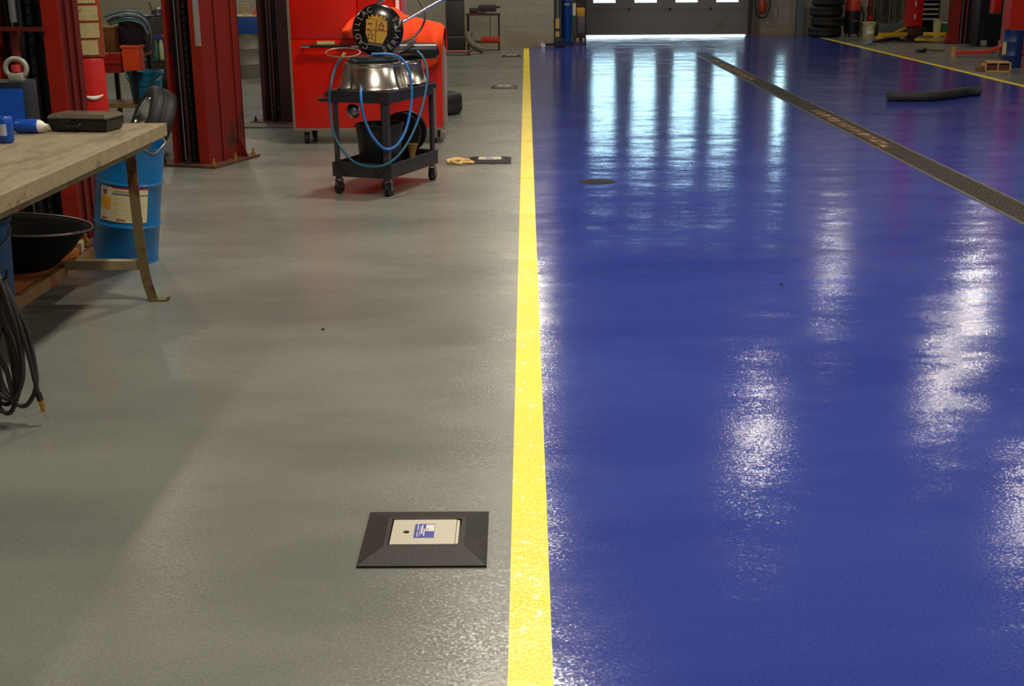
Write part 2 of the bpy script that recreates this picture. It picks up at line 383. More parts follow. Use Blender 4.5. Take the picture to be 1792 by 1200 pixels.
# overhead sectional door
door = struct(bpy.data.objects.new('door_1', None)); COL.objects.link(door); door.location = ((DX0+DX1)/2, YB-.035, 0)
zs = [.032, .60, 1.15, 1.70, 2.25, 2.80, 3.35]
wcx = [1.77, 2.70, 3.62, 4.54]
for k, (a, b) in enumerate(zip(zs, zs[1:])):
    m_ = MB(); win = 1 <= k <= 3; dw = DX1-DX0+.08; cx0 = door.location.x
    if not win:
        m_.box((0, 0, (a+b)/2), (dw-.02, .05, b-a))
        m_.box((0, -.028, b-.03), (dw-.04, .012, .025))
    else:
        wa, wb_ = a+.14, b-.03
        m_.box((0, 0, (a+wa)/2), (dw-.02, .05, wa-a)); m_.box((0, 0, (b+wb_)/2), (dw-.02, .05, b-wb_))
        xs = [-(dw/2)+.01]
        for c in wcx: xs += [c-.25-cx0, c+.25-cx0]
        xs.append(dw/2-.01)
        for i in range(0, len(xs), 2): m_.box(((xs[i]+xs[i+1])/2, 0, (wa+wb_)/2), (xs[i+1]-xs[i], .05, wb_-wa))
        m_.box((0, -.028, a+.02), (dw-.04, .012, .025))
    sec = m_.build('door_section', doorm, door, smooth=False)
    if win:
        for c in wcx:
            MB().box((c-cx0, .005, (wa+wb_)/2), (.5, .006, wb_-wa)).build('window_pane', gm, sec, smooth=False)
    hm = MB()
    for hx in (-.86, .0+.07, .98): hm.box((hx, -.035, a+.0), (.05, .02, .05))
    if k: hm.build('hinge', blackm, door, smooth=False)
trk = M('track_brown', (74, 58, 50), .5)
for sx in (-1, 1):
    MB().box((sx*(dw/2+.0), -.06, 1.7), (.05, .05, 3.3)).box((sx*(dw/2+.045), -.02, 1.7), (.02, .07, 3.3)).build('door_track', trk, door, smooth=False)
w1 = struct(MB().box(((NWX0+NWX1)/2, YB+.1, (NWZ0+NWZ1)/2), (NWX1-NWX0, .006, NWZ1-NWZ0)).build('window_1', gm, smooth=False))
fr = MB(); zc = (NWZ0+NWZ1)/2; xc = (NWX0+NWX1)/2
fr.box((NWX0+.012, YB+.08, zc), (.024, .05, NWZ1-NWZ0)).box((NWX1-.012, YB+.08, zc), (.024, .05, NWZ1-NWZ0)).box((xc, YB+.08, NWZ0+.012), (NWX1-NWX0, .05, .024)).box((xc, YB+.08, NWZ1-.012), (NWX1-NWX0, .05, .024))
fr.build('window_frame', greyp, w1, smooth=False)
# steel columns standing against the back wall
scol = M('blue_grey_column', (104, 112, 112), .5, var=.08)
struct(MB().box((6.18, YB-.08, H1/2), (.16, .15, H1)).build('trim_1', scol, smooth=False))
struct(MB().box((5.22, YB-.03, H1/2), (.09, .06, H1)).build('trim_2', M('column_grey', (106, 98, 88), .5), smooth=False))
struct(MB().box((.66, YB-3.0, H1/2), (.1, .1, H1)).build('trim_3', scol, smooth=False))

# high-bay lamps
shade = M('lamp_shade_aluminium', (180, 180, 178), .35, metal=.8)
lampglow = emis('lamp_lens', LAMP_C, 5)
for i, (x, y, p) in enumerate(LAMPS):
    t = thing('high_bay_lamp', 'bell shaped high bay lamp hanging from the workshop ceiling', 'lamp', (x, y, 5.2), group='high bay lamps under the ceiling')
    MB().lathe([(.10, .36), (.13, .30), (.22, .12), (.27, 0), (.262, 0), (.212, .12), (.12, .29), (.0, .30)], seg=32).build('lamp_shade', shade, t)
    MB().lathe([(0, .02), (.24, .02), (.24, .012), (0, .012)], seg=32).build('lamp_lens', lampglow, t)
    MB().cyl((0, 0, .34), (0, 0, .72), .012, seg=8).cyl((0, 0, .36), (0, 0, .5), .08, seg=16).build('lamp_stem', blackm, t)
    ld = bpy.data.lights.new('lamp_light', 'AREA'); ld.shape = 'DISK'; ld.size = .46; ld.energy = LAMP_W*p; ld.color = LAMP_C
    lo = bpy.data.objects.new('lamp_light', ld); COL.objects.link(lo); lo.location = (0, 0, -.005); lo.parent = t

# ------------------------------------------------------------------ trench drain
grate = M('grate_iron', (62, 58, 52), .6, metal=.25, var=.3, scale=20)
graterust = M('grate_rust', (84, 66, 52), .7, var=.3, scale=14, rgb2=(186, 142, 108), thr=.50)
td = thing('trench_drain', 'long narrow iron trench drain running down the blue lane', 'drain', ((TX0+TX1)/2, 12, 0))
fm = MB(); w_ = TX1-TX0
y0g, y1g = 5.2-12, TY1-12
for sx in (-1, 1): fm.box((sx*(w_/2-.012), (y0g+y1g)/2, -.012), (.024, y1g-y0g, .03))
fm.box((0, y1g-.012, -.012), (w_, .024, .03)); fm.build('drain_frame', M('drain_frame_metal', (92, 88, 84), .5, metal=.3, var=.2), td, smooth=False)
n = 18; Lg = (y1g-.024-y0g)/n
for k in range(n):
    gb = MB(); yc = y0g+Lg*(k+.5)
    for j in range(7): gb.box((-.1+j*.2/6, yc, -.008), (.019, Lg-.012, .018))
    for j in range(5): gb.box((0, yc-Lg/2+.006+.03+(Lg-.072)*j/4, -.011), (.22, .03, .018))
    rusty = k in (6, 7, 8, 13, 14, 15, 16)
    for f in gb.bm.faces: f.material_index = 1 if rusty and abs(f.calc_center_median().x) < .06 else 0
    gb.build('grate_panel', [grate, graterust], td, smooth=False)

# ------------------------------------------------------------------ floor boxes with a lid
def floor_box(loc, label):
    t = thing('floor_outlet', label, 'floor cover', loc, radians(.6), group='black floor outlets beside the yellow line')
    a, b = .1735, .098
    def ring(r, z, ry=None): ry = ry or r; return [(-r, -ry, z), (r, -ry, z), (r, ry, z), (-r, ry, z)]
    m_ = MB(); R_ = [ring(a, 0), ring(a, .006), ring(b+.012, .024, .084+.01), ring(b, .024, .084), ring(b, .012, .084)]
    vs = [[m_.bm.verts.new(p) for p in r] for r in R_]
    for p, q in zip(vs, vs[1:]):
        for i in range(4): m_.bm.faces.new((p[i], p[(i+1) % 4], q[(i+1) % 4], q[i]))
    m_.bm.faces.new(vs[-1]); m_.build('cover_plate', plate, t, smooth=False)
    lid = MB()
    # lid with a finger hole: ring of quads around the hole
    hx, hy, hr = -.054, .0, .0095; z = .0235; seg = 16
    x0, x1, y0, y1 = -.094, .084, -.078, .08
    hole = [lid.bm.verts.new((hx+hr*cos(2*pi*i/seg), hy+hr*sin(2*pi*i/seg), z)) for i in range(seg)]
    sq = []
    for i in range(seg):
        c, s_ = cos(2*pi*i/seg), sin(2*pi*i/seg); k = .030/max(abs(c), abs(s_)); sq.append(lid.bm.verts.new((hx+c*k, hy+s_*k, z)))
    for i in range(seg): lid.bm.faces.new((hole[i], hole[(i+1) % seg], sq[(i+1) % seg], sq[i]))
    q = .03
    for (u0, v0, u1, v1) in ((x0, y0, hx-q, y1), (hx+q, y0, x1, y1), (hx-q, y0, hx+q, hy-q), (hx-q, hy+q, hx+q, y1)):
        lid.bm.faces.new([lid.bm.verts.new(p) for p in ((u0, v0, z), (u1, v0, z), (u1, v1, z), (u0, v1, z))])
    lo = lid.build('lid', lidm, t, smooth=False, solid=.004)
    MB().box((.0895, -.002, .017), (.0075, .152, .014)).build('lid_hinge', lidm, t, smooth=False)
    MB().box((hx, hy, .0135), (.04, .04, .003)).build('dark_well', black, lo, smooth=False)
    st = MB().box((-.003, .005, .0240), (.057, .088, .0008)).build('sticker', stickblue, lo, smooth=False)
    pr = MB(); pr.box((.012, .022, .0246), (.024, .042, .0006)); pr.box((-.0225, .026, .0246), (.0025, .036, .0006)); pr.box((-.0225, -.018, .0246), (.0022, .03, .0006))
    pr.box((-.0105, .012, .0246), (.0045, .056, .0006)); pr.box((-.004, -.006, .0246), (.003, .045, .0006)); pr.box((-.016, .0, .0246), (.0012, .06, .0006))
    pr.box((.0262, -.0, .0246), (.0012, .08, .0006))
    pr.build('sticker_print', white, st, smooth=False) if False else pr.build('sticker_print', white, lo, smooth=False)
    MB().lathe([(0, .0254), (.003, .0254), (.003, .0248), (0, .0248)], seg=12, o=(.006, .012, 0)).build('sticker_dot', ink, lo)
    return t
fb = floor_box((-.285, 3.205, 0), 'square black floor outlet with grey lid and blue sticker, nearest in the foreground')
for loc, lb in (((-.30, 10.36, 0), 'black floor outlet with the tan glove lying against its left side'), ((-.29, 16.95, 0), 'small black floor outlet, third one along the yellow line'), ((-.26, 22.95, 0), 'farthest black floor outlet, near the grey block wall')):
    c = copy_tree(fb, loc, radians(.6), lb)

# ------------------------------------------------------------------ lift posts
def lift_post(name, corner, yaw, mat, inner, label, cat='lift post', h=3.7, w=.34, d=.56, lf=.045, rf=.13, tw=.018, strip=None, group=None, rail=None, topmat=None):
    """corner = nearest front corner on the floor; local x runs left along the front, local y runs back"""
    t = thing(name, label, cat, (corner[0], corner[1], 0), yaw, group)
    c = MB()
    c.box((-tw/2, d/2, h/2+.02), (tw, d, h)).box((-w+tw/2, d/2, h/2+.02), (tw, d, h)).box((-w/2, d-tw/2, h/2+.02), (w, tw, h))
    fl_ = MB(); fl_.box((-rf/2, tw/2-.006, h/2+.02), (rf-.003, tw, h)).box((-w+lf/2, tw/2-.006, h/2+.02), (lf-.003, tw, h)); fl_.build('front_flange', topmat or mat, t, smooth=False)
    gd = MB(); cw_ = w-rf-lf; gx = -rf-cw_/2
    gd.box((gx, .075, h/2+.02), (cw_+.02, .02, h))
    for q in (-.36, -.12, .16, .38): gd.box((gx+q*cw_, .058, h/2+.02), (.012, .018, h))
    gd.build('channel_shade', M('channel_shade_black', (16, 13, 14), .5, var=.4), t, smooth=False)  # black slab and ribs added so the open channel looks shaded
    c.box((-rf+tw/2, .05, h/2+.02), (tw*.6, .09, h)).box((-w+lf-tw/3, .05, h/2+.02), (tw*.6, .09, h))
    # ribs on the side face
    c.box((.006, d*.36, h/2+.02), (.014, .03, h)).box((.006, d*.82, h/2+.02), (.014, .045, h))
    c.build('column', mat, t, smooth=False)
    MB().box((-w/2, d/2-.02, .011), (w+.20, d+.16, .02), bev=.003).build('base_plate', M('base_plate_rust', (84, 52, 36), .6, metal=.2, var=.3, rgb2=(112, 84, 54), thr=.55), t, smooth=False)
    for bx, by in ((.06, -.05), (.06, d*.5), (-w-.06, -.05), (.06, d+.02), (-w/2, -.06)):
        MB().cyl((bx, by, .02), (bx, by, .045), .017, seg=6).cyl((bx, by, .045), (bx, by, .075), .009, seg=8).build('anchor_bolt', brass if bx == .06 else blackm, t, smooth=False)
    MB().prism([(0, 0), (.075, 0), (0, .18)], -.006, .006, Matrix.Translation((.004, d*.82, .02)) @ Matrix.Rotation(pi/2, 4, 'X')).build('gusset', mat, t, smooth=False)
    i_ = MB(); i_.cyl((-w*.62, .034, .03), (-w*.62, .034, h), .016, seg=18); i_.build('hydraulic_cylinder', inner, t)
    ch = MB()
    for k in range(int(h/.055)): ch.box((-w*.48, .03, .05+k*.055), (.016 if k % 2 else .024, .024 if k % 2 else .016, .044))
    ch.build('lift_chain', blackm, t, smooth=False)
    MB().tube([(-w*.73, .03, .04), (-w*.73, .03, 1.2), (-w*.74, .03, 2.4), (-w*.73, .03, h)], .007, seg=6).build('steel_cable', steel, t)
    if strip: MB().box((strip[0], -.004, (strip[2]+h)/2), (strip[1], .008, h-strip[2])).build('guide_strip', greyp, t, smooth=False)
    return t
YW = radians(-18)
pa = lift_post('lift_post', (-2.55, 10.12), YW, red_old, darkred, 'dark red lift post between the workbench and the red tool cabinet', rf=.10, lf=.03, strip=(-.028, .05, .95), topmat=M('flange_red_lit', (140, 28, 12), .42, var=.2, rgb2=(80, 18, 10), thr=.55, scale=3))  # front flanges get a brighter copy of the red, standing in for light
pb = lift_post('lift_post', (-2.585, 7.16), YW, M('post_shaded_red', (86, 16, 10), .45, var=.2, scale=5), blackm, 'red lift post standing behind the wooden workbench at left', strip=None, lf=.03, rf=.115, d=.16, w=.47, topmat=M('flange_red_lit_plain', (158, 26, 12), .42, var=.15, scale=5))  # shade put into the column red, light into the flange red
pc = lift_post('lift_post', (-2.40, 13.0), YW, darkred, darkred, 'shaded red lift post, coloured nearly black, partly hidden behind the red tool cabinet', d=.5)  # same post in a dark material: its shade is put into the colour
MB().box((-.14, .05, .006), (.62, .9, .012), rot=(0, 0, radians(14))).build('floor_sheet', M('floor_sheet', (72, 66, 60), .5), pc, smooth=False)
# extras on the post behind the bench: grey piston, carriage bar, stickers and a red cover box
MB().cyl((-.325, .022, 1.25), (-.325, .022, 3.6), .022, seg=20).build('piston_rod', M('piston_grey', (128, 134, 134), .35, metal=.5), pb)
MB().cyl((-.325, .03, .72), (-.325, .03, 1.06), .03, seg=20).cyl((-.325, .03, 1.06), (-.325, .03, 1.22), .036, seg=20).box((-.28, -.022, 1.215), (.38, .03, .022)).build('carriage', red_old, pb)
yb_ = MB()
for k, (z0, z1, x0, x1) in enumerate([(1.34, 1.47, .0, .14), (1.26, 1.33, .0, .15), (1.18, 1.25, .0, .15), (1.10, 1.17, .02, .15), (1.02, 1.09, .02, .15), (.94, 1.01, .05, .15)]):
    pass
side = thing('parts_bin_tower', 'tall red and cream label covered rack behind the workbench, right of the red post', 'rack', V(166, 190, 8.1)*1.0, radians(20))
side.location.z = 0
sb = MB(); sb.box((0, .12, .5), (.17, .24, 1.0), bev=.03); sb.build('rack_base', M('bright_red', (196, 20, 10), .4, var=.08), side)
sb = MB(); sb.box((0, .12, 1.42), (.19, .24, .84), bev=.006); sb.build('rack_body', M('rack_orange', (150, 62, 20), .5, var=.2), side)
pale = M('pale_label', (176, 162, 112), .6, var=.25, scale=40, rgb2=(110, 100, 70), thr=.6)
for k in range(8):
    MB().box((-.02+(k % 3)*.008, -.004, 1.06+k*.105), (.155+.015*(k % 2), .008, .09)).build('paper_label', pale, side, smooth=False)
sw = MB(); pts = [(-.06+.12*i/10, -.006, .765-.018*sin(pi*i/10)) for i in range(11)]
sw.tube(pts, lambda t_: .004+.009*sin(pi*min(1, max(0, t_)))); sw.build('white_swoosh', white, side)

# ------------------------------------------------------------------ workbench at left
bt = .80; bx1 = -1.80; byE = 6.25
wbn = thing('workbench', 'wooden topped workbench with angle iron legs in the left foreground', 'workbench', (bx1, byE, 0))
tw_ = .78; tl = 3.3
m_ = MB()
for k in range(4): m_.box((-tw_*(k+.5)/4, -tl/2, bt-.0275), (tw_/4-.002, tl, .055), bev=.003)
m_.build('bench_top', wood, wbn, smooth=False)
m_ = MB().box((.008, -tl/2, bt-.03), (.016, tl+.016, .062), bev=.003).box((-tw_/2+.008, .008, bt-.03), (tw_+.016, .016, .062), bev=.003)
m_.build('edge_board', woodedge, wbn, smooth=False)
m_ = MB()
m_.box((-.03, -tl/2, bt-.075), (.03, tl-.3, .035)).box((-tw_+.05, -tl/2, bt-.075), (.03, tl-.3, .035)); m_.build('apron_rail', legm, wbn, smooth=False)
def bench_leg(x, y, sgn, name='leg'):
    # angle iron: two thin flanges that follow one path and bend outwards into a foot
    m_ = MB(); path = [(0, bt-.06), (.0, .6), (.002, .45), (.006, .3), (.013, .18), (.024, .09), (.038, .035), (.046, .004)]
    def flange(f0, f1):
        rings = []
        for px_, z in path:
            q = [(f0[0], f0[1]), (f1[0], f0[1]), (f1[0], f1[1]), (f0[0], f1[1])]
            rings.append([m_.bm.verts.new((x+sgn*(px_+u), y+v, z)) for u, v in q])
        for a, b in zip(rings, rings[1:]):
            for i in range(4): m_.bm.faces.new((a[i], a[(i+1) % 4], b[(i+1) % 4], b[i]))
        m_.bm.faces.new(rings[0]); m_.bm.faces.new(rings[-1][::-1])
    flange((-.024, 0), (.024, .005)); flange((-.024, .005), (-.019, .048))
    m_.box((x+sgn*.068, y+.015, .005), (.085, .05, .008)); m_.box((x+sgn*.116, y+.02, .014), (.007, .045, .022), rot=(0, sgn*.5, 0))
    m_.build(name, legm, wbn, smooth=False)
ly = 5.84-byE
bench_leg(-.045, ly, 1); bench_leg(-tw_+.06, ly, -1); bench_leg(-.045, -tl+.35, 1); bench_leg(-tw_+.06, -tl+.35, -1)
MB().box((-.235, ly+.03, .175), (.36, .05, .045), bev=.003).build('stretcher', woodedge, wbn, smooth=False)
# lower shelf
m_ = MB().box((-.62, -1.22, .155), (.36, 2.5, .025)); m_.build('lower_shelf', orwood, wbn, smooth=False)
MB().box((-.43, -1.22, .14), (.035, 2.5, .055), bev=.003).build('shelf_rail', M('shelf_rail_wood', (120, 88, 52), .7, var=.3, rgb2=(140, 72, 40), thr=.55), wbn, smooth=False)
MB().tube([(-.0, -2.09, bt-.09), (.0, -2.09, .56), (.01, -2.11, .525), (.03, -2.11, .53), (.035, -2.11, .56)], .006, seg=8, smooth=4).box((-.01, -2.09, bt-.08), (.05, .03, .03)).build('hose_hook', blackm, wbn)

# things on the lower shelf
MB().box((0, 0, .03), (.14, .10, .055), bev=.004).build('wood_block', M('pale_block', (168, 148, 108), .7, var=.15))
tag(bpy.data.objects['wood_block'], 'pale wooden block on the far end of the bench lower shelf', 'wood block'); bpy.data.objects['wood_block'].location = (-2.30, 6.16, .168); bpy.data.objects['wood_block'].rotation_euler = (0, 0, .2)
o = MB().box((0, 0, .025), (.07, .12, .045), bev=.006).build('wood_offcut', M('orange_offcut', (176, 96, 34), .6, var=.3), loc=(-2.27, 6.02, .168), rot=(0, 0, -.5)); tag(o, 'orange brown wood offcut beside the pale block under the bench', 'wood offcut')
# blue bin and black pan under the bench
t = thing('blue_bin', 'dull blue round bin standing under the bench behind the coiled hose', 'bin', (-2.335, 5.20, .168))
MB().lathe([(0, 0), (.125, 0), (.13, .01), (.145, .34), (.152, .345), (.152, .365), (.14, .365), (.135, .33), (.118, .012), (0, .012)], seg=40).build('bin_body', M('dull_blue', (12, 62, 112), .5, var=.2, rgb2=(8, 44, 84), thr=.55), t)
MB().tube([(.150*cos(a), .150*sin(a), .32-.10*sin((a-3.4)*1.0) if 3.4 < a < 6.4 else .32) for a in [3.4+3.0*k/14 for k in range(15)]], .004, seg=6).build('bin_handle', steel, t)
t = thing('drain_tub', 'big round black tub with a bright rim standing under the bench', 'tub', (-2.42, 5.84, .178), rot=(radians(-3), radians(5), 0))
MB().lathe([(0, 0), (.15, 0), (.16, .01), (.24, .09), (.30, .19), (.325, .20), (.325, .19), (.312, .188), (.312, .186), (.25, .085), (.15, .012), (0, .012)][:6]+[(.31, .196), (.29, .185), (.23, .09), (.15, .014), (0, .014)], seg=56).build('tub_body', M('tub_black', (14, 11, 11), .85, var=.3, spec=.15), t)
MB().tube([(.325*cos(a), .325*sin(a), .200) for a in [2*pi*k/56 for k in range(56)]], .006, seg=8, closed=True).build('tub_rim', M('tub_rim_metal', (120, 106, 106), .4, metal=.6), t)

# black hose hanging from the bench edge
hs = thing('air_hose', 'coiled black air hose hanging from the near end of the workbench', 'hose', (-1.80, 4.14, 0))
hm = MB(); rnd = random.Random(3)
for k in range(9):
    w0 = .02+.045*rnd.random(); zb = .03+.08*rnd.random(); off = -.07+.012*k; yo = rnd.uniform(-.03, .03); top = .535-.03*rnd.random()
    lean = rnd.uniform(-.03, .03)
    pts = [(off*.3, yo*.3, top), (off+w0*.45, yo, top-.12), (off+w0*.8+lean*.5, yo+.01, .30), (off+w0*.95+lean, yo, zb+.09), (off+w0*.5+lean, yo, zb+.02), (off+lean, yo, zb),
           (off-w0*.6+lean, yo, zb+.03), (off-w0+lean, yo, zb+.10), (off-w0*.9, yo-.01, .28), (off-w0*.5, yo, top-.13)]
    hm.tube(pts, .0085, seg=8, smooth=6, closed=True)
hm.build('hose_coils', blackhose, hs)
MB().tube([(.02, 0, .52), (.05, -.01, .42), (.075, -.01, .28), (.088, -.01, .17), (.096, -.01, .115)], .008, seg=8, smooth=6).build('hose_tail', blackhose, hs)
MB().cyl((.096, -.01, .12), (.10, -.01, .092), .011, seg=12).build('hose_ferrule', rubber, hs)
MB().cyl((.10, -.01, .095), (.104, -.01, .074), .0105, seg=6).cyl((.104, -.01, .074), (.107, -.01, .05), .009, .0075, seg=12).build('brass_fitting', brass, hs, smooth=False)

# things on the bench
def can(loc, label, r=.033, h=.12):
    t = thing('drink_can', label, 'can', loc)
    MB().lathe([(0, .004), (r*.72, 0), (r*.8, .002), (r, .012), (r, h-.014), (r*.84, h-.001), (r*.8, h), (r*.78, h-.005), (0, h-.005)], seg=32).build('can_body', canblue, t)
    MB().box((0, -.004, h-.0035), (.014, .024, .002)).build('can_tab', chrome, t, smooth=False)
    MB().arc(r, 200, 300, .035, .085).build('can_print', M('print_pale', (176, 180, 200), .4), t)
    return t
pcan = G(12, 250, bt); can((pcan.x, pcan.y, bt), 'small blue can standing at the left end of the bench in view', r=.034, h=.118)
pbt = G(35, 236, bt)
t = thing('spray_can', 'blue spray can with white cap lying on its side on the bench', 'spray can', (pbt.x+.02, pbt.y+.05, bt+.034), rot=(0, radians(90), radians(4)))
MB().lathe([(0, -.05), (.030, -.05), (.032, -.045), (.032, .045), (.030, .05), (0, .05)], seg=28).build('can_body', canblue, t)
MB().lathe([(.03, .05), (.027, .062), (.02, .072), (.012, .08), (.009, .09), (0, .09)], seg=28).build('white_cap', white, t)
pj = G(20, 208, bt)
t = thing('blue_jug', 'large blue labelled jug with white carrying handle at the left end of the bench', 'jug', (-2.44, 6.06, bt))
MB().box((-.04, 0, .115), (.24, .17, .23), bev=.012).build('jug_body', M('jug_navy', (14, 26, 40), .45, var=.1), t)
MB().box((-.04, -.087, .105), (.225, .004, .185)).build('jug_label', M('jug_label_blue', (14, 82, 190), .4, var=.3, scale=14, rgb2=(120, 150, 210), thr=.68), t, smooth=False)
MB().tube([(.05*cos(a)+.02, 0, .285+.045*sin(a)) for a in [2*pi*k/24 for k in range(24)]], .012, seg=10, closed=True).box((.02, 0, .245), (.07, .05, .04), bev=.01).build('jug_handle', M('handle_grey', (150, 148, 136), .4), t)
MB().cyl((.02, 0, .27), (.02, 0, .30), .022, seg=20).build('jug_cap', lred, t)
# black tool case
c0 = G(150, 238, bt)
t = thing('tool_case', 'black plastic tool case lying closed on the workbench', 'case', (-2.09, 6.0, bt), radians(-10))
def case_half(z0, z1, i0, i1, mt, nm):
    m_ = MB(); vs = [[m_.bm.verts.new((sx*(.155-i), sy*(.095-i), z)) for sx, sy in ((-1, -1), (1, -1), (1, 1), (-1, 1))] for z, i in ((z0, i0), (z1, i1))]
    m_.bm.faces.new(vs[0][::-1]); m_.bm.faces.new(vs[1])
    for i in range(4): m_.bm.faces.new((vs[0][i], vs[0][(i+1) % 4], vs[1][(i+1) % 4], vs[1][i]))
    es = list(m_.bm.edges); bmesh.ops.bevel(m_.bm, geom=es, offset=.006, segments=2, affect='EDGES')
    m_.build(nm, mt, t)
casem = M('case_black', (28, 27, 26), .42, var=.15)
case_half(.0, .058, .016, .002, casem, 'case_bottom'); case_half(.06, .082, .0, .012, M('case_lid', (84, 79, 62), .28, var=.2), 'case_lid')
MB().box((-.05, -.10, .057), (.05, .012, .02), bev=.003).build('latch', casem, t); MB().tube([(-.04, -.094, .04), (-.04, -.108, .03), (.02, -.108, .03), (.02, -.094, .04)], .004, seg=6).build('case_handle', blackm, t)

# ------------------------------------------------------------------ blue barrel under the bench end
t = thing('blue_barrel', 'leaning blue steel barrel with cream oil label behind the bench leg', 'barrel', (-2.20, 6.72, .018), rot=(radians(3), radians(8.5), 0))
r0 = .172; hb = .655
prof = [(0, .012), (r0-.008, .012), (r0-.004, 0), (r0+.003, .004), (r0, .02), (r0, .20)]
for zc_ in (.215, .445): prof += [(r0, zc_-.012), (r0+.004, zc_-.006), (r0+.007, zc_), (r0+.004, zc_+.006), (r0, zc_+.012)]
prof = [p for p in prof if not (p[1] == .20)]
prof += [(r0+.006, hb-.03), (r0+.008, hb-.01)]
m_ = MB().lathe(prof, seg=64)
# dented open rim
ring_ = lambda r, zf: [m_.bm.verts.new((r*cos(2*pi*i/64), r*sin(2*pi*i/64), zf(2*pi*i/64))) for i in range(64)]
dent = lambda a: -.03*math.exp(-((a-5.72)/.28)**2)+.006*sin(3*a)
ra = ring_(r0+.008, lambda a: hb-.01+dent(a)*.3); rb = ring_(r0+.004, lambda a: hb+dent(a)); rc = ring_(r0-.006, lambda a: hb-.02+dent(a)); rd = ring_(r0-.006, lambda a: .03)
for p, q in ((ra, rb), (rb, rc), (rc, rd)):
    for i in range(64): j = (i+1) % 64; m_.bm.faces.new((p[i], p[j], q[j], q[i]))
m_.bm.faces.new(rd)
m_.build('barrel_body', bluebar, t)
MB().tube([((r0+.007)*cos(a), (r0+.007)*sin(a), hb+dent(a)) for a in [2*pi*i/64 for i in range(64)]], .0045, seg=8, closed=True).build('rim', M('rim_metal', (150, 140, 120), .35, metal=.7, var=.3), t)
A = 277   # label centre angle
def lab(m, a0, a1, z0, z1, th=.0014, r=r0+.0015): return m.arc(r, A+a0, A+a1, z0, z1, th=th)
lab(MB(), -42, 44, .245, .43).build('paper_label', cream, t)
lab(MB(), -41, -20, .315, .375, .0018).build('label_panel', orange_p, t)
lab(MB(), -19, 44, .425, .431, .0018).build('label_line', lred, t)
lab(MB(), -19, 44, .392, .397, .0018).build('label_line', lblue, t)
lab(MB(), -41, -20, .308, .312, .0018).build('label_line', orange_p, t)
def chev(z, mt):
    m_ = MB(); r = r0+.0045
    def pt(a, zz): a = radians(A+a); return (r*cos(a), r*sin(a), zz)
    q = [pt(-36, z+.012), pt(-32, z+.004), pt(-28, z+.012), pt(-28, z+.003), pt(-32, z-.006), pt(-36, z+.003)]
    vs = [m_.bm.verts.new(p) for p in q]; m_.bm.faces.new((vs[0], vs[1], vs[4], vs[5])); m_.bm.faces.new((vs[1], vs[2], vs[3], vs[4])); m_.build('label_chevron', mt, t, smooth=False, solid=.0006)
chev(.403, lblue); chev(.390, lred)
m_ = MB(); rn = random.Random(5)
for k in range(2): lab(m_, -16, -16+rn.uniform(28, 40), .411-k*.010, .415-k*.010, .0018)
m_.build('label_text', M('label_olive_ink', (100, 120, 90), .6), t)
m_ = MB()
for k in range(11): lab(m_, -17, 38-rn.uniform(0, 10), .378-k*.0115, .3795-k*.0115, .0017)
m_.build('label_small_print', M('small_print', (170, 164, 128), .6), t)
m_ = MB()
lab(m_, -38, -26, .252, .264, .0018); lab(m_, -10, 6, .252, .262, .0018); m_.build('label_marks', M('label_pinkish', (170, 110, 90), .6), t)
lab(MB(), -28, 12, .56, .64).build('faded_label', M('faded_patch', (44, 78, 84), .6, var=.3), t)

# ------------------------------------------------------------------ clutter behind the bench, left
rk = thing('steel_rack', 'cluttered dark steel rack between the two red lift posts', 'rack', (-3.78, 11.0, 0), 0)
m_ = MB()
m_.box((0, 0, .84), (1.0, .5, .04)).box((0, 0, .42), (1.0, .5, .03)); m_.build('shelf_board', M('shelf_wood', (134, 102, 56), .7, var=.25), rk, smooth=False)
for sx in (-.48, .18, .48):
    for sy in (-.23, .23): MB().box((sx, sy, .43), (.035, .035, .82)).build('leg', blackm, rk, smooth=False)
MB().box((-.1, -.26, .80), (.9, .02, .06)).build('rack_lip', red, rk, smooth=False)
def onrack(px, py, dy=0): # point on the plane of the rack front
    return V(px, py, 11.0-.1+dy)
def simple_box(name, px0, px1, py0, py1, Y, d, mat, label, cat, z0=None, bev=.008, parts=None, rz=0, group=None):
    a = V(px0, py1, Y); b = V(px1, py1, Y); c = V((px0+px1)/2, py0, Y)
    zb = a.z if z0 is None else z0
    t = thing(name, label, cat, ((a.x+b.x)/2, Y+d/2, zb), rz, group)
    w = b.x-a.x; h = c.z-zb
    MB().box((0, 0, h/2), (w, d, h), bev=min(bev, h/4, w/4)).build('body', mat, t)
    if parts: parts(t, w, d, h)
    return t
# top of the rack (z .86): wooden box, black crate, orange bin, hose coils
def lidstrip(t, w, d, h): MB().box((0, -.002, h-.006), (w+.01, d+.01, .014)).build('lid', M('lid_tan', (150, 122, 60), .6), t, smooth=False)
simple_box('wooden_box', 183, 203, 46, 86, 10.86, .2, M('box_brown', (104, 62, 24), .6, var=.3), 'small brown wooden box on the rack behind the bench', 'box', z0=.86, parts=lidstrip)
def crate_parts(t, w, d, h): MB().box((0, 0, h), (w+.02, d+.02, .02), bev=.004).build('rim', blackm, t)
simple_box('black_crate', 210, 256, 30, 82, 10.95, .28, M('crate_black', (20, 18, 30), .5), 'black crate with coiled hoses on top, on the rack', 'crate', z0=.86, parts=crate_parts)
def binpart(t, w, d, h): MB().box((0, 0, h-.01), (w+.02, d+.02, .02), bev=.004).build('rim', orange, t)
o = simple_box('orange_bin', 216, 246, 80, 124, 10.60, .14, orange, 'bright orange plastic bin at the front of the rack', 'bin', parts=binpart)
MB().box((0, .10, o.location.z*0+.02), (.03, .1, .02)).build('hook', blackm, o, smooth=False)
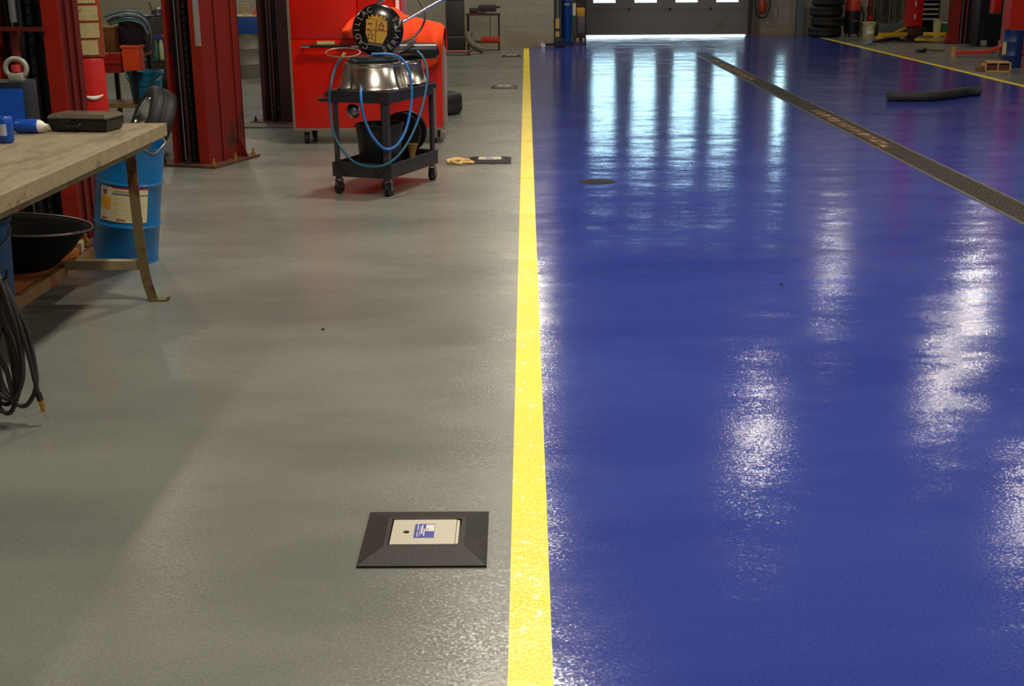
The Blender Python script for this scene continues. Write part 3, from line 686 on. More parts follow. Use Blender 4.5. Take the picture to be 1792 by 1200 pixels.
red_shelf = simple_box('red_tray', 180, 213, 94, 128, 10.62, .10, M('tray_red', (150, 14, 8), .4), 'red sheet metal tray fixed on the rack front beside the orange bin', 'tray', parts=binpart if False else None)
MB().box((0, -.065, red_shelf.location.z*0+.09), (.17, .01, .02)).build('tray_lip', red, red_shelf, smooth=False)
t = thing('cyan_bucket', 'cyan blue plastic bucket on the lower shelf of the rack', 'bucket', V(258, 166, 10.86) + Vector((-.04, .12, 0))); t.location.z = .436
MB().lathe([(0, 0), (.115, 0), (.12, .01), (.145, .235), (.158, .24), (.158, .262), (.14, .262), (.112, .012), (0, .012)], seg=36).build('bucket_body', cyan, t)
MB().tube([(.157*cos(a), .157*sin(a), .25-.10*sin(a-pi)) for a in [pi+pi*k/14 for k in range(15)]], .004, seg=6).build('bail', steel, t)
# hose coils arching over the crate
t = thing('hose_bundle', 'bundle of teal and grey hoses arching over the black crate', 'hoses', V(225, 40, 11.0))
for k in range(5):
    mt = (tealhose, greyp, blackhose, tealhose, M('greenish_hose', (84, 96, 78), .5))[k]
    pts = [V(184+2*k, 30+4*k, 11.1-.03*k), V(200, 24+4*k, 11.05-.03*k), V(225, 20+4*k, 11.0-.03*k), V(248, 26+4*k, 10.96-.03*k), V(260-k, 42+3*k, 10.93-.03*k), V(264-k, 62, 10.9-.03*k), V(262, 84, 10.9)]
    MB().tube([p-t.location for p in pts], .009, seg=8, smooth=5).build('hose', mt, t)
# dark cabinet stack and bottles right of the rack
o = simple_box('dark_locker', 258, 299, 30, 170, 12.8, .35, M('locker_dark', (38, 28, 24), .6, var=.3), 'dark locker standing behind the bottles and the cyan bucket', 'locker', z0=0)
o.children[0].scale.z = 1; 
for k, (px, col) in enumerate(((274, green), (284, M('bottle_pale', (150, 160, 130), .4)), (294, white))):
    p = V(px, 104, 12.5); t = thing('spray_bottle', ('green spray bottle at left of the row on the dark shelf', 'pale green spray bottle in the middle of the row on the dark shelf', 'white spray bottle at right of the row on the dark shelf')[k], 'bottle', (p.x, p.y, p.z), group='bottles on the dark shelf')
    MB().lathe([(0, 0), (.019, 0), (.021, .01), (.021, .14), (.012, .17), (.012, .185), (0, .185)], seg=20).build('bottle_body', col, t)
    MB().cyl((0, 0, .185), (0, 0, .215), .014, seg=12).box((-.012, 0, .225), (.05, .018, .02)).build('trigger_head', (lblue, lblue, lred)[k], t)
p = V(284, 104, 12.5)
o = MB().box((0, 0, 0), (.42, .3, .025)).build('wall_shelf', blackm, smooth=False, loc=(p.x-.02, p.y+.02, p.z-.0135)); tag(o, 'dark narrow shelf carrying three spray bottles', 'shelf')
# chrome rimmed wheel leaning behind the bench
def tyre_mesh(R_, w, seg=56):
    h = w/2; rr = R_-.004
    return [(R_*.62, -h*.86), (R_*.70, -h*.98), (R_*.86, -h), (R_*.95, -h*.90), (rr, -h*.72), (R_, -h*.5), (R_, -h*.18), (rr, -h*.14), (rr, -h*.08), (R_, -h*.04), (R_, h*.04), (rr, h*.08), (rr, h*.14), (R_, h*.18), (R_, h*.5), (rr, h*.72), (R_*.95, h*.90), (R_*.86, h), (R_*.70, h*.98), (R_*.62, h*.86), (R_*.60, 0), (R_*.62, -h*.86)]
def tyre(name, label, loc, rot, R_=.33, w=.22, rim=True, group=None, rimmat=None):
    t = thing(name, label, 'tyre' if not rim else 'wheel', loc, rot=rot, group=group)
    MB().lathe(tyre_mesh(R_, w), seg=56).build('tyre', rubber, t, ang=60)
    if rim:
        MB().lathe([(0, w*.12), (.05, w*.14), (.09, w*.05), (R_*.5, w*.12), (R_*.56, w*.36), (R_*.625, w*.47), (R_*.64, w*.44), (R_*.60, w*.1), (R_*.58, -w*.3), (R_*.62, -w*.44), (R_*.60, -w*.46), (R_*.54, -w*.3), (R_*.5, 0), (0, .0)], seg=40).build('rim', rimmat or chrome, t)
        m_ = MB()
        for k in range(5): a = 2*pi*k/5; m_.cyl((.05*cos(a), .05*sin(a), w*.1), (.05*cos(a), .05*sin(a), w*.2), .008, seg=6)
        m_.build('lug_nuts', chrome, t, smooth=False)
    return t
tyre('car_wheel', 'black tyre with bright chrome rim propped between bench and red lift post', V(266, 214, 10.08), Vector((-.80, -.44, .42)).to_track_quat('Z', 'Y').to_euler(), R_=.285, w=.20)

# ------------------------------------------------------------------ far left: grey drum with things on it
g0 = G(438, 137)
t = thing('grey_drum', 'grey steel drum standing far behind, seen between the two dark posts', 'drum', (g0.x, g0.y+.2, 0))
MB().lathe([(0, .01), (.24, .01), (.245, 0), (.25, .01), (.25, .19), (.256, .20), (.25, .21), (.25, .41), (.256, .42), (.25, .43), (.25, .62), (.256, .635), (.245, .635), (.24, .62), (0, .62)], seg=40).build('drum_body', grey, t)
simple_box('blue_tub', 412, 457, 28, 56, g0.y-.06, .4, M('tub_blue', (12, 66, 138), .4), 'blue rectangular tub on top of the grey drum', 'tub', z0=.636, parts=lambda t, w, d, h: MB().box((0, 0, h), (w+.02, d+.02, .02), bev=.004).build('tub_rim', M('pale_rim', (200, 190, 160), .4), t))
zt = V(435, 28, g0.y-.06).z+.012
p = V(430, 22, g0.y+.05)
t = thing('brass_ring', 'brass coloured ring shaped clamp standing on the blue tub', 'clamp', (p.x, p.y, zt+.0), rot=(radians(0), 0, .2))
MB().tube([(.055*cos(a), 0, .062+.055*sin(a)) for a in [2*pi*k/24 for k in range(24)]], .013, seg=10, closed=True).build('ring', M('dull_brass', (178, 150, 96), .45, metal=.3), t)
MB().box((0, 0, .145), (.045, .02, .05), bev=.004).build('clamp_lug', M('dull_brass', (178, 150, 96), .45), t)
p = V(450, 22, g0.y+.05)
t = thing('orange_funnel', 'orange red funnel lying on the blue tub beside the brass ring', 'funnel', (p.x+.03, p.y, zt))
MB().lathe([(.012, .2), (.014, .12), (.10, .0), (.105, .0), (.02, .13), (.018, .2), (.012, .2)], seg=28, sx=1, sy=1).build('funnel_cone', M('funnel_red', (214, 70, 36), .5), t)

# ------------------------------------------------------------------ red tool cabinet
cY = 11.42; cx0 = V(517, 228, cY).x; cx1 = V(777, 228, cY).x; cw = cx1-cx0; cd = .6
tc = thing('tool_cabinet', 'tall bright red rolling tool cabinet with aluminium corner trim', 'tool cabinet', ((cx0+cx1)/2, cY+cd/2, 0))
z0c, z1c = .13, V(600, 68, cY).z
MB().box((0, 0, (z0c+z1c)/2), (cw, cd, z1c-z0c-.006), bev=.006).build('lower_body', cabred, tc)
ux = V(640, 30, cY).x-((cx0+cx1)/2); 
w1_ = V(624, 30, cY).x-cx0; w2_ = V(702, 30, cY).x-cx0
MB().box((-cw/2+w1_/2, 0, z1c+.45), (w1_-.004, cd, .9), bev=.006).build('upper_chest', cabred, tc)
MB().box((-cw/2+(w1_+w2_)/2, .02, z1c+.45), (w2_-w1_-.004, cd-.04, .9), bev=.006).build('side_locker', M('cabinet_darker_red', (170, 22, 6), .35), tc)
trimm = M('trim_aluminium', (150, 138, 124), .35, metal=.6)
for x in (-cw/2-.006, cw/2+.006): 
    MB().box((x, -cd/2+.012, (z0c+z1c)/2), (.022, .03, z1c-z0c)).build('corner_trim', trimm, tc, smooth=False)
MB().box((-cw/2-.006, -cd/2+.012, z1c+.45), (.022, .03, .9)).build('corner_trim', trimm, tc, smooth=False)
MB().box((-cw/2+w2_-.03, -cd/2+.008, z1c+.5), (.03, .02, .8)).build('white_strip', white, tc, smooth=False)
MB().box((0, -cd/2+.01, z0c+.006), (cw, .03, .02)).build('bottom_trim', trimm, tc, smooth=False)
hz = V(560, 80, cY).z
xa, xb = V(529, 80, cY).x-tc.location.x, V(628, 80, cY).x-tc.location.x
h_ = MB().cyl((xa, -cd/2-.045, hz), (xb, -cd/2-.045, hz), .014, seg=16)
hd = h_.build('handle', blackm, tc)
MB().cyl((xa-.004, -cd/2-.045, hz), (xa+.07, -cd/2-.045, hz), .0165, seg=16).cyl((xb-.06, -cd/2-.045, hz), (xb+.004, -cd/2-.045, hz), .0165, seg=16).cyl((xa+.02, -cd/2, hz), (xa+.02, -cd/2-.045, hz), .01, seg=10).cyl((xb-.02, -cd/2, hz), (xb-.02, -cd/2-.045, hz), .01, seg=10).build('handle_ends', chrome, hd)
MB().box((xa+.21, -cd/2-.004, hz+.022), (.16, .006, .036)).build('name_plate', M('plate_beige', (190, 172, 120), .5), tc, smooth=False)
# drawer gaps
for zz in (z0c+.30, z0c+.52):
    pass
MB().box((V(575, 163, cY).x-tc.location.x, -cd/2-.012, V(575, 163, cY).z), (.06, .03, .035), bev=.005).build('latch', black, tc)
for sx in (-cw/2+.09, cw/2-.09):
    for sy in (-cd/2+.08, cd/2-.08):
        cs = MB().cyl((sx-.018, sy, .05), (sx+.018, sy, .05), .05, seg=20).build('caster_wheel', rubber, tc)
        MB().box((sx-.024, sy+.01, .075), (.004, .04, .08)).box((sx+.024, sy+.01, .075), (.004, .04, .08)).box((sx, sy+.01, .117), (.06, .07, .016)).build('caster_fork', steel, cs, smooth=False)

# orange cloth draped over the cabinet's right top
topc = [(598, 52), (610, 36), (634, 19), (662, 11), (690, 13), (706, 25), (728, 31), (752, 36), (770, 41), (778, 47)]
botc = [(600, 60), (612, 66), (634, 72), (662, 80), (690, 92), (706, 100), (728, 112), (744, 122), (762, 112), (770, 106)]
def cl(u, v):
    k = u*(len(topc)-1); i = min(int(k), len(topc)-2); f = k-i
    a = Vector(topc[i]).lerp(Vector(topc[i+1]), f); b = Vector(botc[i]).lerp(Vector(botc[i+1]), f)
    if v < .22:                      # part lying over the top, running back
        w = 1-v/.22; p = V(a.x, a.y, cY-.13); fold = .012*sin(u*30)
        return p + Vector((0, .42*w, -.22*w*w*w+fold*w))
    t = (v-.22)/.78; q = a.lerp(b, t)
    y = cY-.13-.06*sin(pi*t)-.028*sin(u*23+2*t)*t - .018*sin(u*41-t*3)*t
    return V(q.x, q.y, y)
# cloth origin
co = MB().grid(cl, 70, 34)
o = co.build('orange_cloth', cloth, smooth=True, solid=.006); tag(o, 'bright orange cloth draped over the right top of the red cabinet', 'cloth')
sb_ = o.modifiers.new('sub', 'SUBSURF'); sb_.levels = 1; sb_.render_levels = 1
# flat tyre and small wheel right of the cabinet
tyre('car_tyre', 'black tyre lying flat on the grey floor right of the red cabinet', (-1.03, 13.9, .115), (0, 0, 0), R_=.33, w=.22, rim=True, rimmat=steel)

# ------------------------------------------------------------------ service cart
CY = radians(-20)
ct = thing('service_cart', 'black two shelf rolling service cart in front of the red cabinet', 'cart', (-1.016, 9.126, 0), CY)
cxh, cyh = .195, .37
cartm = M('cart_dark_grey', (52, 50, 56), .4, metal=.3, var=.2, rgb2=(34, 32, 34), thr=.55)
def tray(z, dpt, nm, bow=0):
    m_ = MB(); X, Y = cxh+.03, cyh+.03
    m_.box((0, 0, z), (2*X, 2*Y, .006))
    for sx in (-1, 1): m_.box((sx*X, 0, z+dpt/2-bow/2), (.008, 2*Y, dpt+bow))
    for sy in (-1, 1): m_.box((0, sy*Y, z+dpt/2-bow/2), (2*X, .008, dpt+bow))
    for sx in (-1, 1): m_.cyl((sx*X, -Y, z+dpt), (sx*X, Y, z+dpt), .007, seg=8)
    for sy in (-1, 1): m_.cyl((-X, sy*Y, z+dpt), (X, sy*Y, z+dpt), .007, seg=8)
    return m_.build(nm, cartm, ct, smooth=False)
tray(.66, .055, 'top_tray', .02); tray(.17, .05, 'bottom_tray', .045)
for sx in (-1, 1):
    for sy in (-1, 1):
        MB().box((sx*(cxh+.012), sy*cyh, .385), (.006, .045, .56)).box((sx*(cxh-.006), sy*(cyh+.021), .385), (.04, .006, .56)).build('leg', M('leg_grey', (70, 66, 72), .4, metal=.4, var=.2), ct, smooth=False)
        x, y = sx*cxh, sy*cyh
        wv = MB().cyl((x-.016, y, .045), (x+.016, y, .045), .045, seg=22).build('caster_wheel', rubber, ct)
        MB().box((x-.022, y, .07), (.004, .035, .07)).box((x+.022, y, .07), (.004, .035, .07)).cyl((x, y, .1), (x, y, .125), .022, seg=14).cyl((x-.027, y, .045), (x+.027, y, .045), .009, seg=8).build('caster_fork', steel, wv, smooth=False)
MB().tube([(-.18, -cyh-.02, .655), (-.3, -cyh-.04, .655), (-.33, -cyh+.05, .655)], .011, seg=10, smooth=5).build('push_handle', blackm, ct)
MB().box((cxh+.04, cyh-.02, .50), (.008, .03, .36)).build('side_strip', M('strip_tan', (116, 100, 84), .5), ct, smooth=False)

def onc(lx, ly, z):   # cart local -> world
    v = Matrix.Rotation(CY, 3, 'Z') @ Vector((lx, ly, 0)); return Vector((-1.016+v.x, 9.126+v.y, z))
zt_ = .724
# aluminium pans
def pan(loc, r, h, label):
    t = thing('aluminium_pan', label, 'pan', loc, group='aluminium pans on the cart')
    MB().lathe([(0, h), (r*.80, h), (r*.83, h-.004), (r*.845, h-.022), (r*.83, h-.03), (r*.98, .02), (r, .016), (r+.006, .0), (r-.004, 0), (r*.96, .012), (r*.8, h-.03), (0, h-.006)], seg=64).build('pan_body', alum, t)
    MB().lathe([(r*.845, h-.014), (r*.855, h-.018), (r*.845, h-.024), (r*.835, h-.018), (r*.845, h-.014)], seg=64).build('pan_band', steel, t)
    return t
p1 = onc(-.015, -.14, zt_); pan(p1, .240, .175, 'large upturned aluminium pan at the front of the cart, under the round sign')
p2 = onc(.02, .275, zt_); pan(p2, .170, .16, 'second aluminium pan at the rear of the cart')
# black round badge
Bc = V(661, 53, p1.y-.02)
bz = zt_+.215
t = thing('round_service_sign', 'round black automobile service sign with yellow crest standing on the pan', 'sign', (Bc.x, Bc.y, bz), rot=(radians(-9), 0, radians(4)))
rB = .178
MB().lathe([(0, -.03), (rB-.01, -.03), (rB, -.02), (rB, 0), (rB-.004, .008), (rB*.9, .018), (rB*.5, .032), (0, .037)], seg=64, o=(0, 0, rB), axis=(0, -1, 0)).build('sign_disc', badgeblk, t)
def put(word, a_start, a_end, rad, flip):
    for k, ch in enumerate(word):
        a = radians(a_start+(a_end-a_start)*k/(len(word)-1))
        me = text_mesh(ch, .052, .0012)
        yf = -(.037-.30*(rad/rB)**2*.037*1.6)-.004
        up = a-pi/2 if not flip else a+pi/2
        T = Matrix.Translation((rad*cos(a), -.0255, rB+rad*sin(a))) @ Matrix.Rotation(pi/2, 4, 'X') @ Matrix.Rotation(up, 4, 'Z')
        lm = MB(); add_mesh(lm, me, T); lm.build('letter', silver_ink, t, smooth=False)
put('CADILLAC', 232, 112, .142, False)     # reads clockwise round the left side
put('SERVICE', -72, 30, .142, True)      # reads anticlockwise up the right side
cm = MB(); TT = lambda: Matrix.Translation((-.012, -.0335, rB-.006)) @ Matrix.Rotation(pi/2, 4, 'X') @ Matrix.Rotation(radians(84), 4, 'Z') @ Matrix.Scale(1.16, 4)
cm.prism([(-.075, -.045), (-.02, -.068), (.06, -.062), (.066, .0), (.06, .062), (-.02, .06), (-.07, .04)], 0, .004, TT())
cm.prism([(.066, -.05), (.084, -.055), (.072, -.035), (.094, -.03), (.078, -.01), (.1, 0), (.078, .012), (.092, .03), (.072, .035), (.082, .052), (.066, .05)], 0, .004, TT())
cm.build('crest', gold, t, smooth=False)
cq = MB()
for (u, v_) in ((.03, -.04), (.03, -.02), (.045, -.03), (.01, -.04), (.01, -.02), (-.03, .02), (-.03, .04), (-.05, .02), (-.05, .04), (-.012, .03), (.035, .03), (.035, .045), (.0, .045)):
    cq.prism([(u-.0065, v_-.006), (u+.0065, v_-.006), (u+.0065, v_+.006), (u-.0065, v_+.006)], .004, .0052, TT())
cq.prism([(-.002, -.066), (.002, -.066), (.002, .062), (-.002, .062)], .004, .0052, TT()); cq.prism([(-.07, -.003), (.062, -.003), (.062, .003), (-.07, .003)], .004, .0052, TT())
cq.build('crest_squares', M('crest_brown', (104, 56, 16), .5), t, smooth=False)
cs_ = MB(); cs_.prism([(-.092, -.045), (-.08, -.047), (-.075, .045), (-.088, .045)], 0, .003, TT()); cs_.build('crest_bar', M('crest_grey', (92, 84, 80), .4), t, smooth=False)

# equipment on the cart top: pump body, tubes, rods
pq = V(742, 88, 9.42)
pu = thing('grease_pump', 'black grease pump with steel tubes on the rear of the cart', 'pump', (p2.x, p2.y, zt_+.161))
MB().cyl((-.02, 0, .062), (.24, .05, .062), .062, .058, seg=28).cyl((.24, .05, .062), (.262, .054, .062), .05, .03, seg=28).box((.05, 0, .0), (.12, .12, .02)).build('pump_body', M('pump_black', (34, 30, 34), .35, metal=.3), pu)
m_ = MB()
for k in range(5): m_.tube([(-.17+.01*k, -.06+.022*k, .03+.012*k), (.0, -.055+.022*k, .07+.014*k), (.10, -.05+.022*k, .125+.006*k)], .0065, seg=8, smooth=4)
m_.build('steel_tubes', steel, pu)
MB().tube([V(702, 70, 9.25)-pu.location+Vector((0, 0, -.02)), V(722, 66, 9.27)-pu.location, V(738, 48, 9.3)-pu.location, V(744, 28, 9.3)-pu.location, V(738, 8, 9.3)-pu.location, V(724, -8, 9.3)-pu.location, V(700, -20, 9.3)-pu.location], .008, seg=10, smooth=6).build('bent_handle', M('handle_worn', (120, 104, 96), .4, metal=.5), pu)
def rod(label, a, b, r=.009, name='chrome_bar'):
    a, b = Vector(a), Vector(b); o = MB().cyl((0, 0, 0), b-a, r, seg=16).build(name, chrome, loc=a); tag(o, label, 'bar'); return o
rod('long chrome bar leaning up to the right from the round sign', V(704, 38, 9.06), V(800, -14, 9.35), .011)
rod('short chrome bar rising above the top of the round sign', V(656, 9, 9.05), V(700, -18, 9.10), .011)
t = thing('wire_ring', 'thin wire ring hanging off the left edge of the aluminium pan', 'ring', V(600, 92, 8.86))
MB().tube([(.12*cos(a), .06*sin(a)*.8, .028*sin(a)) for a in [2*pi*k/32 for k in range(32)]], .0045, seg=8, closed=True).build('ring', M('ring_wire', (160, 140, 120), .35, metal=.7), t)
# hose ends / black hoses round pan top
t = thing('black_hose_coil', 'black hose coiled round the top of the front pan', 'hose', (p1.x, p1.y, zt_+.176))
m_ = MB().lathe([(0, 0), (.155, 0), (.16, .006), (.155, .036), (.1, .038), (0, .038)], seg=40)
for k in range(2):
    m_.tube([((.172+.012*sin(3*a+k))*cos(a), (.172+.012*cos(2*a+k))*sin(a), .008+.010*k+.002*sin(5*a+k)) for a in [2*pi*i/36 for i in range(36)]], .008, seg=8, closed=True)
m_.build('coils', M('coil_dark', (30, 42, 48), .4), t)
# blue hoses
def hosecurve(name, label, pts, r, mat, ends=True):
    P0 = [V(*p) for p in pts]; o = P0[0]; t = thing(name, label, 'hose', o)
    MB().tube([p-o for p in P0], r, seg=10, smooth=8).build('hose', mat, t)
    d = (P0[0]-P0[1]).normalized(); MB().cyl((0, 0, 0), d*.03, r*1.35, seg=8).build('hose_fitting', brass, t, smooth=False)
    return t
hosecurve('blue_hose', 'bright blue hose hanging in a loop in front of the cart', [(632, 152, 8.78), (632, 175, 8.70), (637, 205, 8.68), (650, 236, 8.66), (668, 257, 8.66), (682, 261, 8.67), (698, 250, 8.70), (712, 222, 8.76), (719, 185, 8.82), (720, 150, 8.86), (714, 120, 8.88), (700, 101, 8.90), (680, 95, 8.88), (650, 95, 8.86)], .0105, bluehose)
hosecurve('teal_hose', 'longer dull blue hose sagging to the bottom tray of the cart', [(600, 99, 8.86), (586, 120, 8.84), (578, 155, 8.78), (577, 190, 8.78), (582, 225, 8.74), (595, 256, 8.70), (618, 282, 8.66), (645, 291, 8.64), (672, 289, 8.64), (697, 272, 8.68), (717, 243, 8.76), (733, 206, 8.86), (744, 165, 8.96), (748, 130, 9.02), (741, 102, 9.08), (730, 90, 9.12)], .0085, tealhose)
# lower tray contents
zl = .1745
t = thing('black_bucket', 'black bucket standing on the cart bottom tray', 'bucket', onc(.0, -.1, zl))
MB().lathe([(0, 0), (.14, 0), (.145, .01), (.168, .27), (.178, .275), (.178, .295), (.16, .295), (.135, .012), (0, .012)], seg=40).build('bucket_body', black, t)
t = thing('black_reel', 'round black hose reel on the right rear of the cart bottom tray', 'reel', onc(.04, .22, zl+.005), rot=(0, 0, CY))
MB().cyl((0, -.05, .19), (0, -.02, .19), .15, seg=40).cyl((0, .05, .19), (0, .08, .19), .15, seg=40).cyl((0, -.02, .19), (0, .05, .19), .09, seg=30).build('reel_drum', black, t)
MB().box((0, .015, .03), (.18, .12, .06)).build('reel_foot', blackm, t, smooth=False)
t = thing('steel_lamp', 'round steel work lamp hooked on the left of the black bucket', 'lamp', V(612, 198, 8.86), rot=(0, 0, 0))
MB().lathe([(0, .0), (.03, .004), (.048, .02), (.052, .04), (.03, .075), (.018, .09), (0, .092)], seg=28, axis=(.5, .7, .3)).build('lamp_bell', steel, t)
t = thing('spray_nozzle', 'small pale funnel nozzle standing on the right of the cart bottom tray', 'nozzle', onc(.15, .12, zl))
MB().lathe([(0, 0), (.02, 0), (.022, .06), (.045, .12), (.05, .125), (0, .125)], seg=24).build('nozzle_body', M('nozzle_tan', (150, 118, 66), .5), t)

# ------------------------------------------------------------------ glove beside the second floor box
t0 = G(806, 287)
def glove():
    m_ = MB()
    # crumpled leather glove: palm and bent fingers as flattened tubes
    def ft(pts, r): m_.tube(pts, r, seg=10, smooth=5)
    ft([(-.11, -.01, .02), (-.05, .0, .035), (.0, .012, .034), (.03, .016, .022)], lambda t_: .022*(1-.25*t_))
    ft([(-.01, -.03, .014), (.04, -.036, .02), (.08, -.03, .015), (.105, -.018, .011)], lambda t_: .013*(1-.3*t_))
    ft([(.0, .0, .024), (.05, .0, .034), (.085, .006, .02), (.11, .012, .011)], lambda t_: .012*(1-.3*t_))
    ft([(-.01, .026, .02), (.035, .036, .026), (.065, .04, .013)], lambda t_: .012*(1-.3*t_))
    ft([(-.06, -.02, .02), (-.03, -.055, .016), (.01, -.07, .011)], lambda t_: .013*(1-.3*t_))
    return m_
o = glove().build('work_glove', M('leather_tan', (214, 176, 112), .7, var=.15, bump=.3, bscale=40), loc=(t0.x, t0.y, 0), rot=(0, 0, .1)); tag(o, 'crumpled tan work glove on the floor beside the cart', 'glove')

# small debris
for (px, py), lb in (((565, 577), 'tiny dark hex nut lying on the grey floor'), ((1368, 498), 'tiny dark hex nut lying on the blue floor')):
    m_ = MB(); n_ = 6; po = [(.0065*cos(pi*k/3), .0065*sin(pi*k/3)) for k in range(6)]; pi_ = [(.0035*cos(pi*k/3), .0035*sin(pi*k/3)) for k in range(6)]
    for z in (0, .006): pass
    for k in range(6):
        j = (k+1) % 6; m_.prism([po[k], po[j], pi_[j], pi_[k]], 0, .006)
    o = m_.build('hex_nut', blackm, smooth=False, loc=G(px, py)); tag(o, lb, 'nut')

# ------------------------------------------------------------------ hose on the blue floor at right
a = G(1552, 178, 0); b = G(1712, 168, 0)
ho = thing('exhaust_hose', 'short thick black corrugated hose lying on the blue floor at right', 'hose', (a.x, a.y, 0))
P_ = [a, G(1590, 178), G(1630, 177), G(1665, 173), G(1692, 169), b]
rr = .058
m_ = MB(); m_.tube([Vector((p.x-a.x, p.y-a.y, rr)) for p in P_], lambda t_: rr*(1+.05*sin(t_*260))-.002, seg=20, smooth=24); m_.build('hose_body', M('hose_rubber', (34, 35, 34), .65, var=.25, bump=.2), ho)

# ------------------------------------------------------------------ right bay
# tyre stack against the wall
st0 = G(1450, 66)
for k in range(5):
    dx = (-.02, .03, -.01, .02, -.03)[k]; lb = ('bottom', 'second from the bottom', 'middle', 'second from the top', 'topmost')[k]
    tyre('stacked_tyre', 'black tyre of the tall stack by the back wall, %s' % lb, (st0.x+dx, st0.y+.33, .115+.222*k), (0, 0, k*.7), R_=.36 if k < 4 else .38, w=.215, rim=False, group='tyres stacked by the back wall')
# red and dark pressure tank
pt = G(1493, 65)
t = thing('pressure_tank', 'red topped dark pressure tank beside the tyre stack', 'tank', (pt.x, pt.y+.2, 0))
MB().lathe([(0, .06), (.15, .07), (.17, .12), (.17, .58), (0, .58)], seg=32).build('tank_body', M('tank_navy', (22, 16, 36), .4), t)
MB().lathe([(.172, .56), (.172, .68), (.15, .78), (.07, .84), (.04, .86), (.04, .92), (0, .92)], seg=32).build('tank_top', M('tank_red', (170, 50, 24), .4), t)
MB().box((.04, -.172, .34), (.12, .006, .03)).build('tank_plate', steel, t, smooth=False)
for s_ in (-1, 1): MB().cyl((s_*.12, -.05, .06), (s_*.16, -.1, 0), .02, seg=10).build('leg', black, t)
MB().cyl((0, .12, .08), (0, .16, 0), .02, seg=10).build('leg', black, t)
MB().lathe([(0, 0), (.05, 0), (.06, .02), (.06, .05), (0, .06)], seg=24, o=(0, -.02, .97), axis=(0, -1, .2)).cyl((0, 0, .9), (0, 0, 1.0), .015).build('gauge', white, t)
# white bucket
p = G(1522, 66)
t = thing('white_bucket', 'cream white bucket on the floor below the red wall pipe', 'bucket', (p.x, p.y+.14, 0))
MB().lathe([(0, 0), (.115, 0), (.12, .01), (.14, .30), (.15, .305), (.15, .33), (.13, .33), (.11, .02), (0, .02)], seg=32).build('bucket_body', ltstone, t)
MB().arc(.134, 235, 300, .08, .22).build('bucket_label', white, t)
MB().tube([(.15*cos(a), .15*sin(a), .31-.12*sin(a-pi)) for a in [pi+pi*k/14 for k in range(15)]], .005, seg=6).build('bail', steel, t)
# red standpipe
p = V(1522, 30, 29.2)
t = thing('red_standpipe', 'dark red vertical pipe against the back wall behind the white bucket', 'pipe', (p.x, 29.2, 0))
MB().cyl((0, 0, 0), (0, 0, 3.2), .055, seg=20).build('pipe', red_old, t); MB().cyl((0, 0, .34), (0, 0, .42), .075, seg=20).cyl((0, .0, .6), (0, .25, .6), .02, seg=10).build('pipe_collar', red, t)
# green cord on the wall
o = MB().tube([V(1500, 2, 29.43), V(1508, 14, 29.43), V(1512, 30, 29.43), V(1506, 45, 29.43), V(1500, 50, 29.43)], .018, seg=8, smooth=5).build('extension_cord', M('cord_green', (40, 84, 52), .5)); tag(o, 'green cord hanging on the wall between the tank and the red pipe', 'cord')
# coats / belts hanging on a rack between bucket and red post
t = thing('belt_rack', 'wall rack crowded with hanging dark belts and hoses at the back right', 'rack', (V(1562, 30, 29.2).x, 29.2, 0))
MB().box((0, .1, 1.3), (.78, .04, .06)).box((-.36, .1, .65), (.04, .04, 1.3)).box((.36, .1, .65), (.04, .04, 1.3)).build('rack_frame', blackm, t, smooth=False)
rn = random.Random(11); cols = [M('belt_a', (62, 56, 48), .6), M('belt_b', (36, 44, 38), .6), M('belt_c', (84, 72, 66), .6), M('belt_d', (30, 26, 26), .6), M('belt_e', (88, 92, 84), .6)]
for k in range(13):
    x = -.34+.68*k/12; zb = rn.uniform(.22, .5); w0 = rn.uniform(.02, .04); yy = rn.uniform(.0, .06)
    MB().tube([(x, yy, 1.33), (x+w0, yy, 1.2), (x+w0, yy, zb+.1), (x, yy, zb), (x-w0, yy, zb+.1), (x-w0, yy, 1.2)], .013, seg=8, smooth=5, closed=True).build('belt', cols[k % 5], t)
o = simple_box('grey_crate', 1537, 1586, 42, 62, 28.8, .4, M('crate_slate', (70, 80, 80), .6), 'low slate grey crate on the floor below the hanging belts', 'crate', z0=0)
# far red post with yellow arms
pe = thing('lift_post', 'far red lift post with two white slots, above the yellow lift arms', 'lift post', (V(1599, 50, 26.7).x, 26.8, 0))
wE = .30
m_ = MB().box((0, 0, 2.05), (wE, .3, 3.5), bev=.01); m_.build('column', M('post_bright_red', (190, 20, 12), .35, var=.08, coat=.2), pe)
MB().box((0, 0, .02), (.5, .5, .04)).box((0, .05, .15), (.2, .2, .3)).build('base_plate', darkred, pe, smooth=False)
for z in (.50, .76, 1.02): MB().box((-.01, -.155, z), (.028, .012, .10), bev=.003).build('white_slot', white, pe, smooth=False)
MB().box((0, -.16, .19), (.30, .06, .14), bev=.01).box((0, -.19, .27), (.42, .03, .03)).box((-.2, -.19, .2), (.03, .03, .15)).box((.2, -.19, .2), (.03, .03, .15)).build('arm_carriage', M('carriage_dark', (60, 26, 24), .5), pe)
def arm(pts, w=.10, h=.07):
    m_ = MB()
    for a_, b_ in zip(pts, pts[1:]):
        a_, b_ = Vector(a_), Vector(b_); d = b_-a_; m_.box((a_+b_)/2, (d.length+.02, w, h), rot=(0, -math.atan2(d.z, (d.x**2+d.y**2)**.5), atan2(d.y, d.x)), bev=.006)
    return m_
arm([(-.18, -.2, .16), (-.75, -.3, .15)]).build('lift_arm', yellowp, pe); arm([(.18, -.2, .16), (.78, -.3, .15)]).build('lift_arm', yellowp, pe)
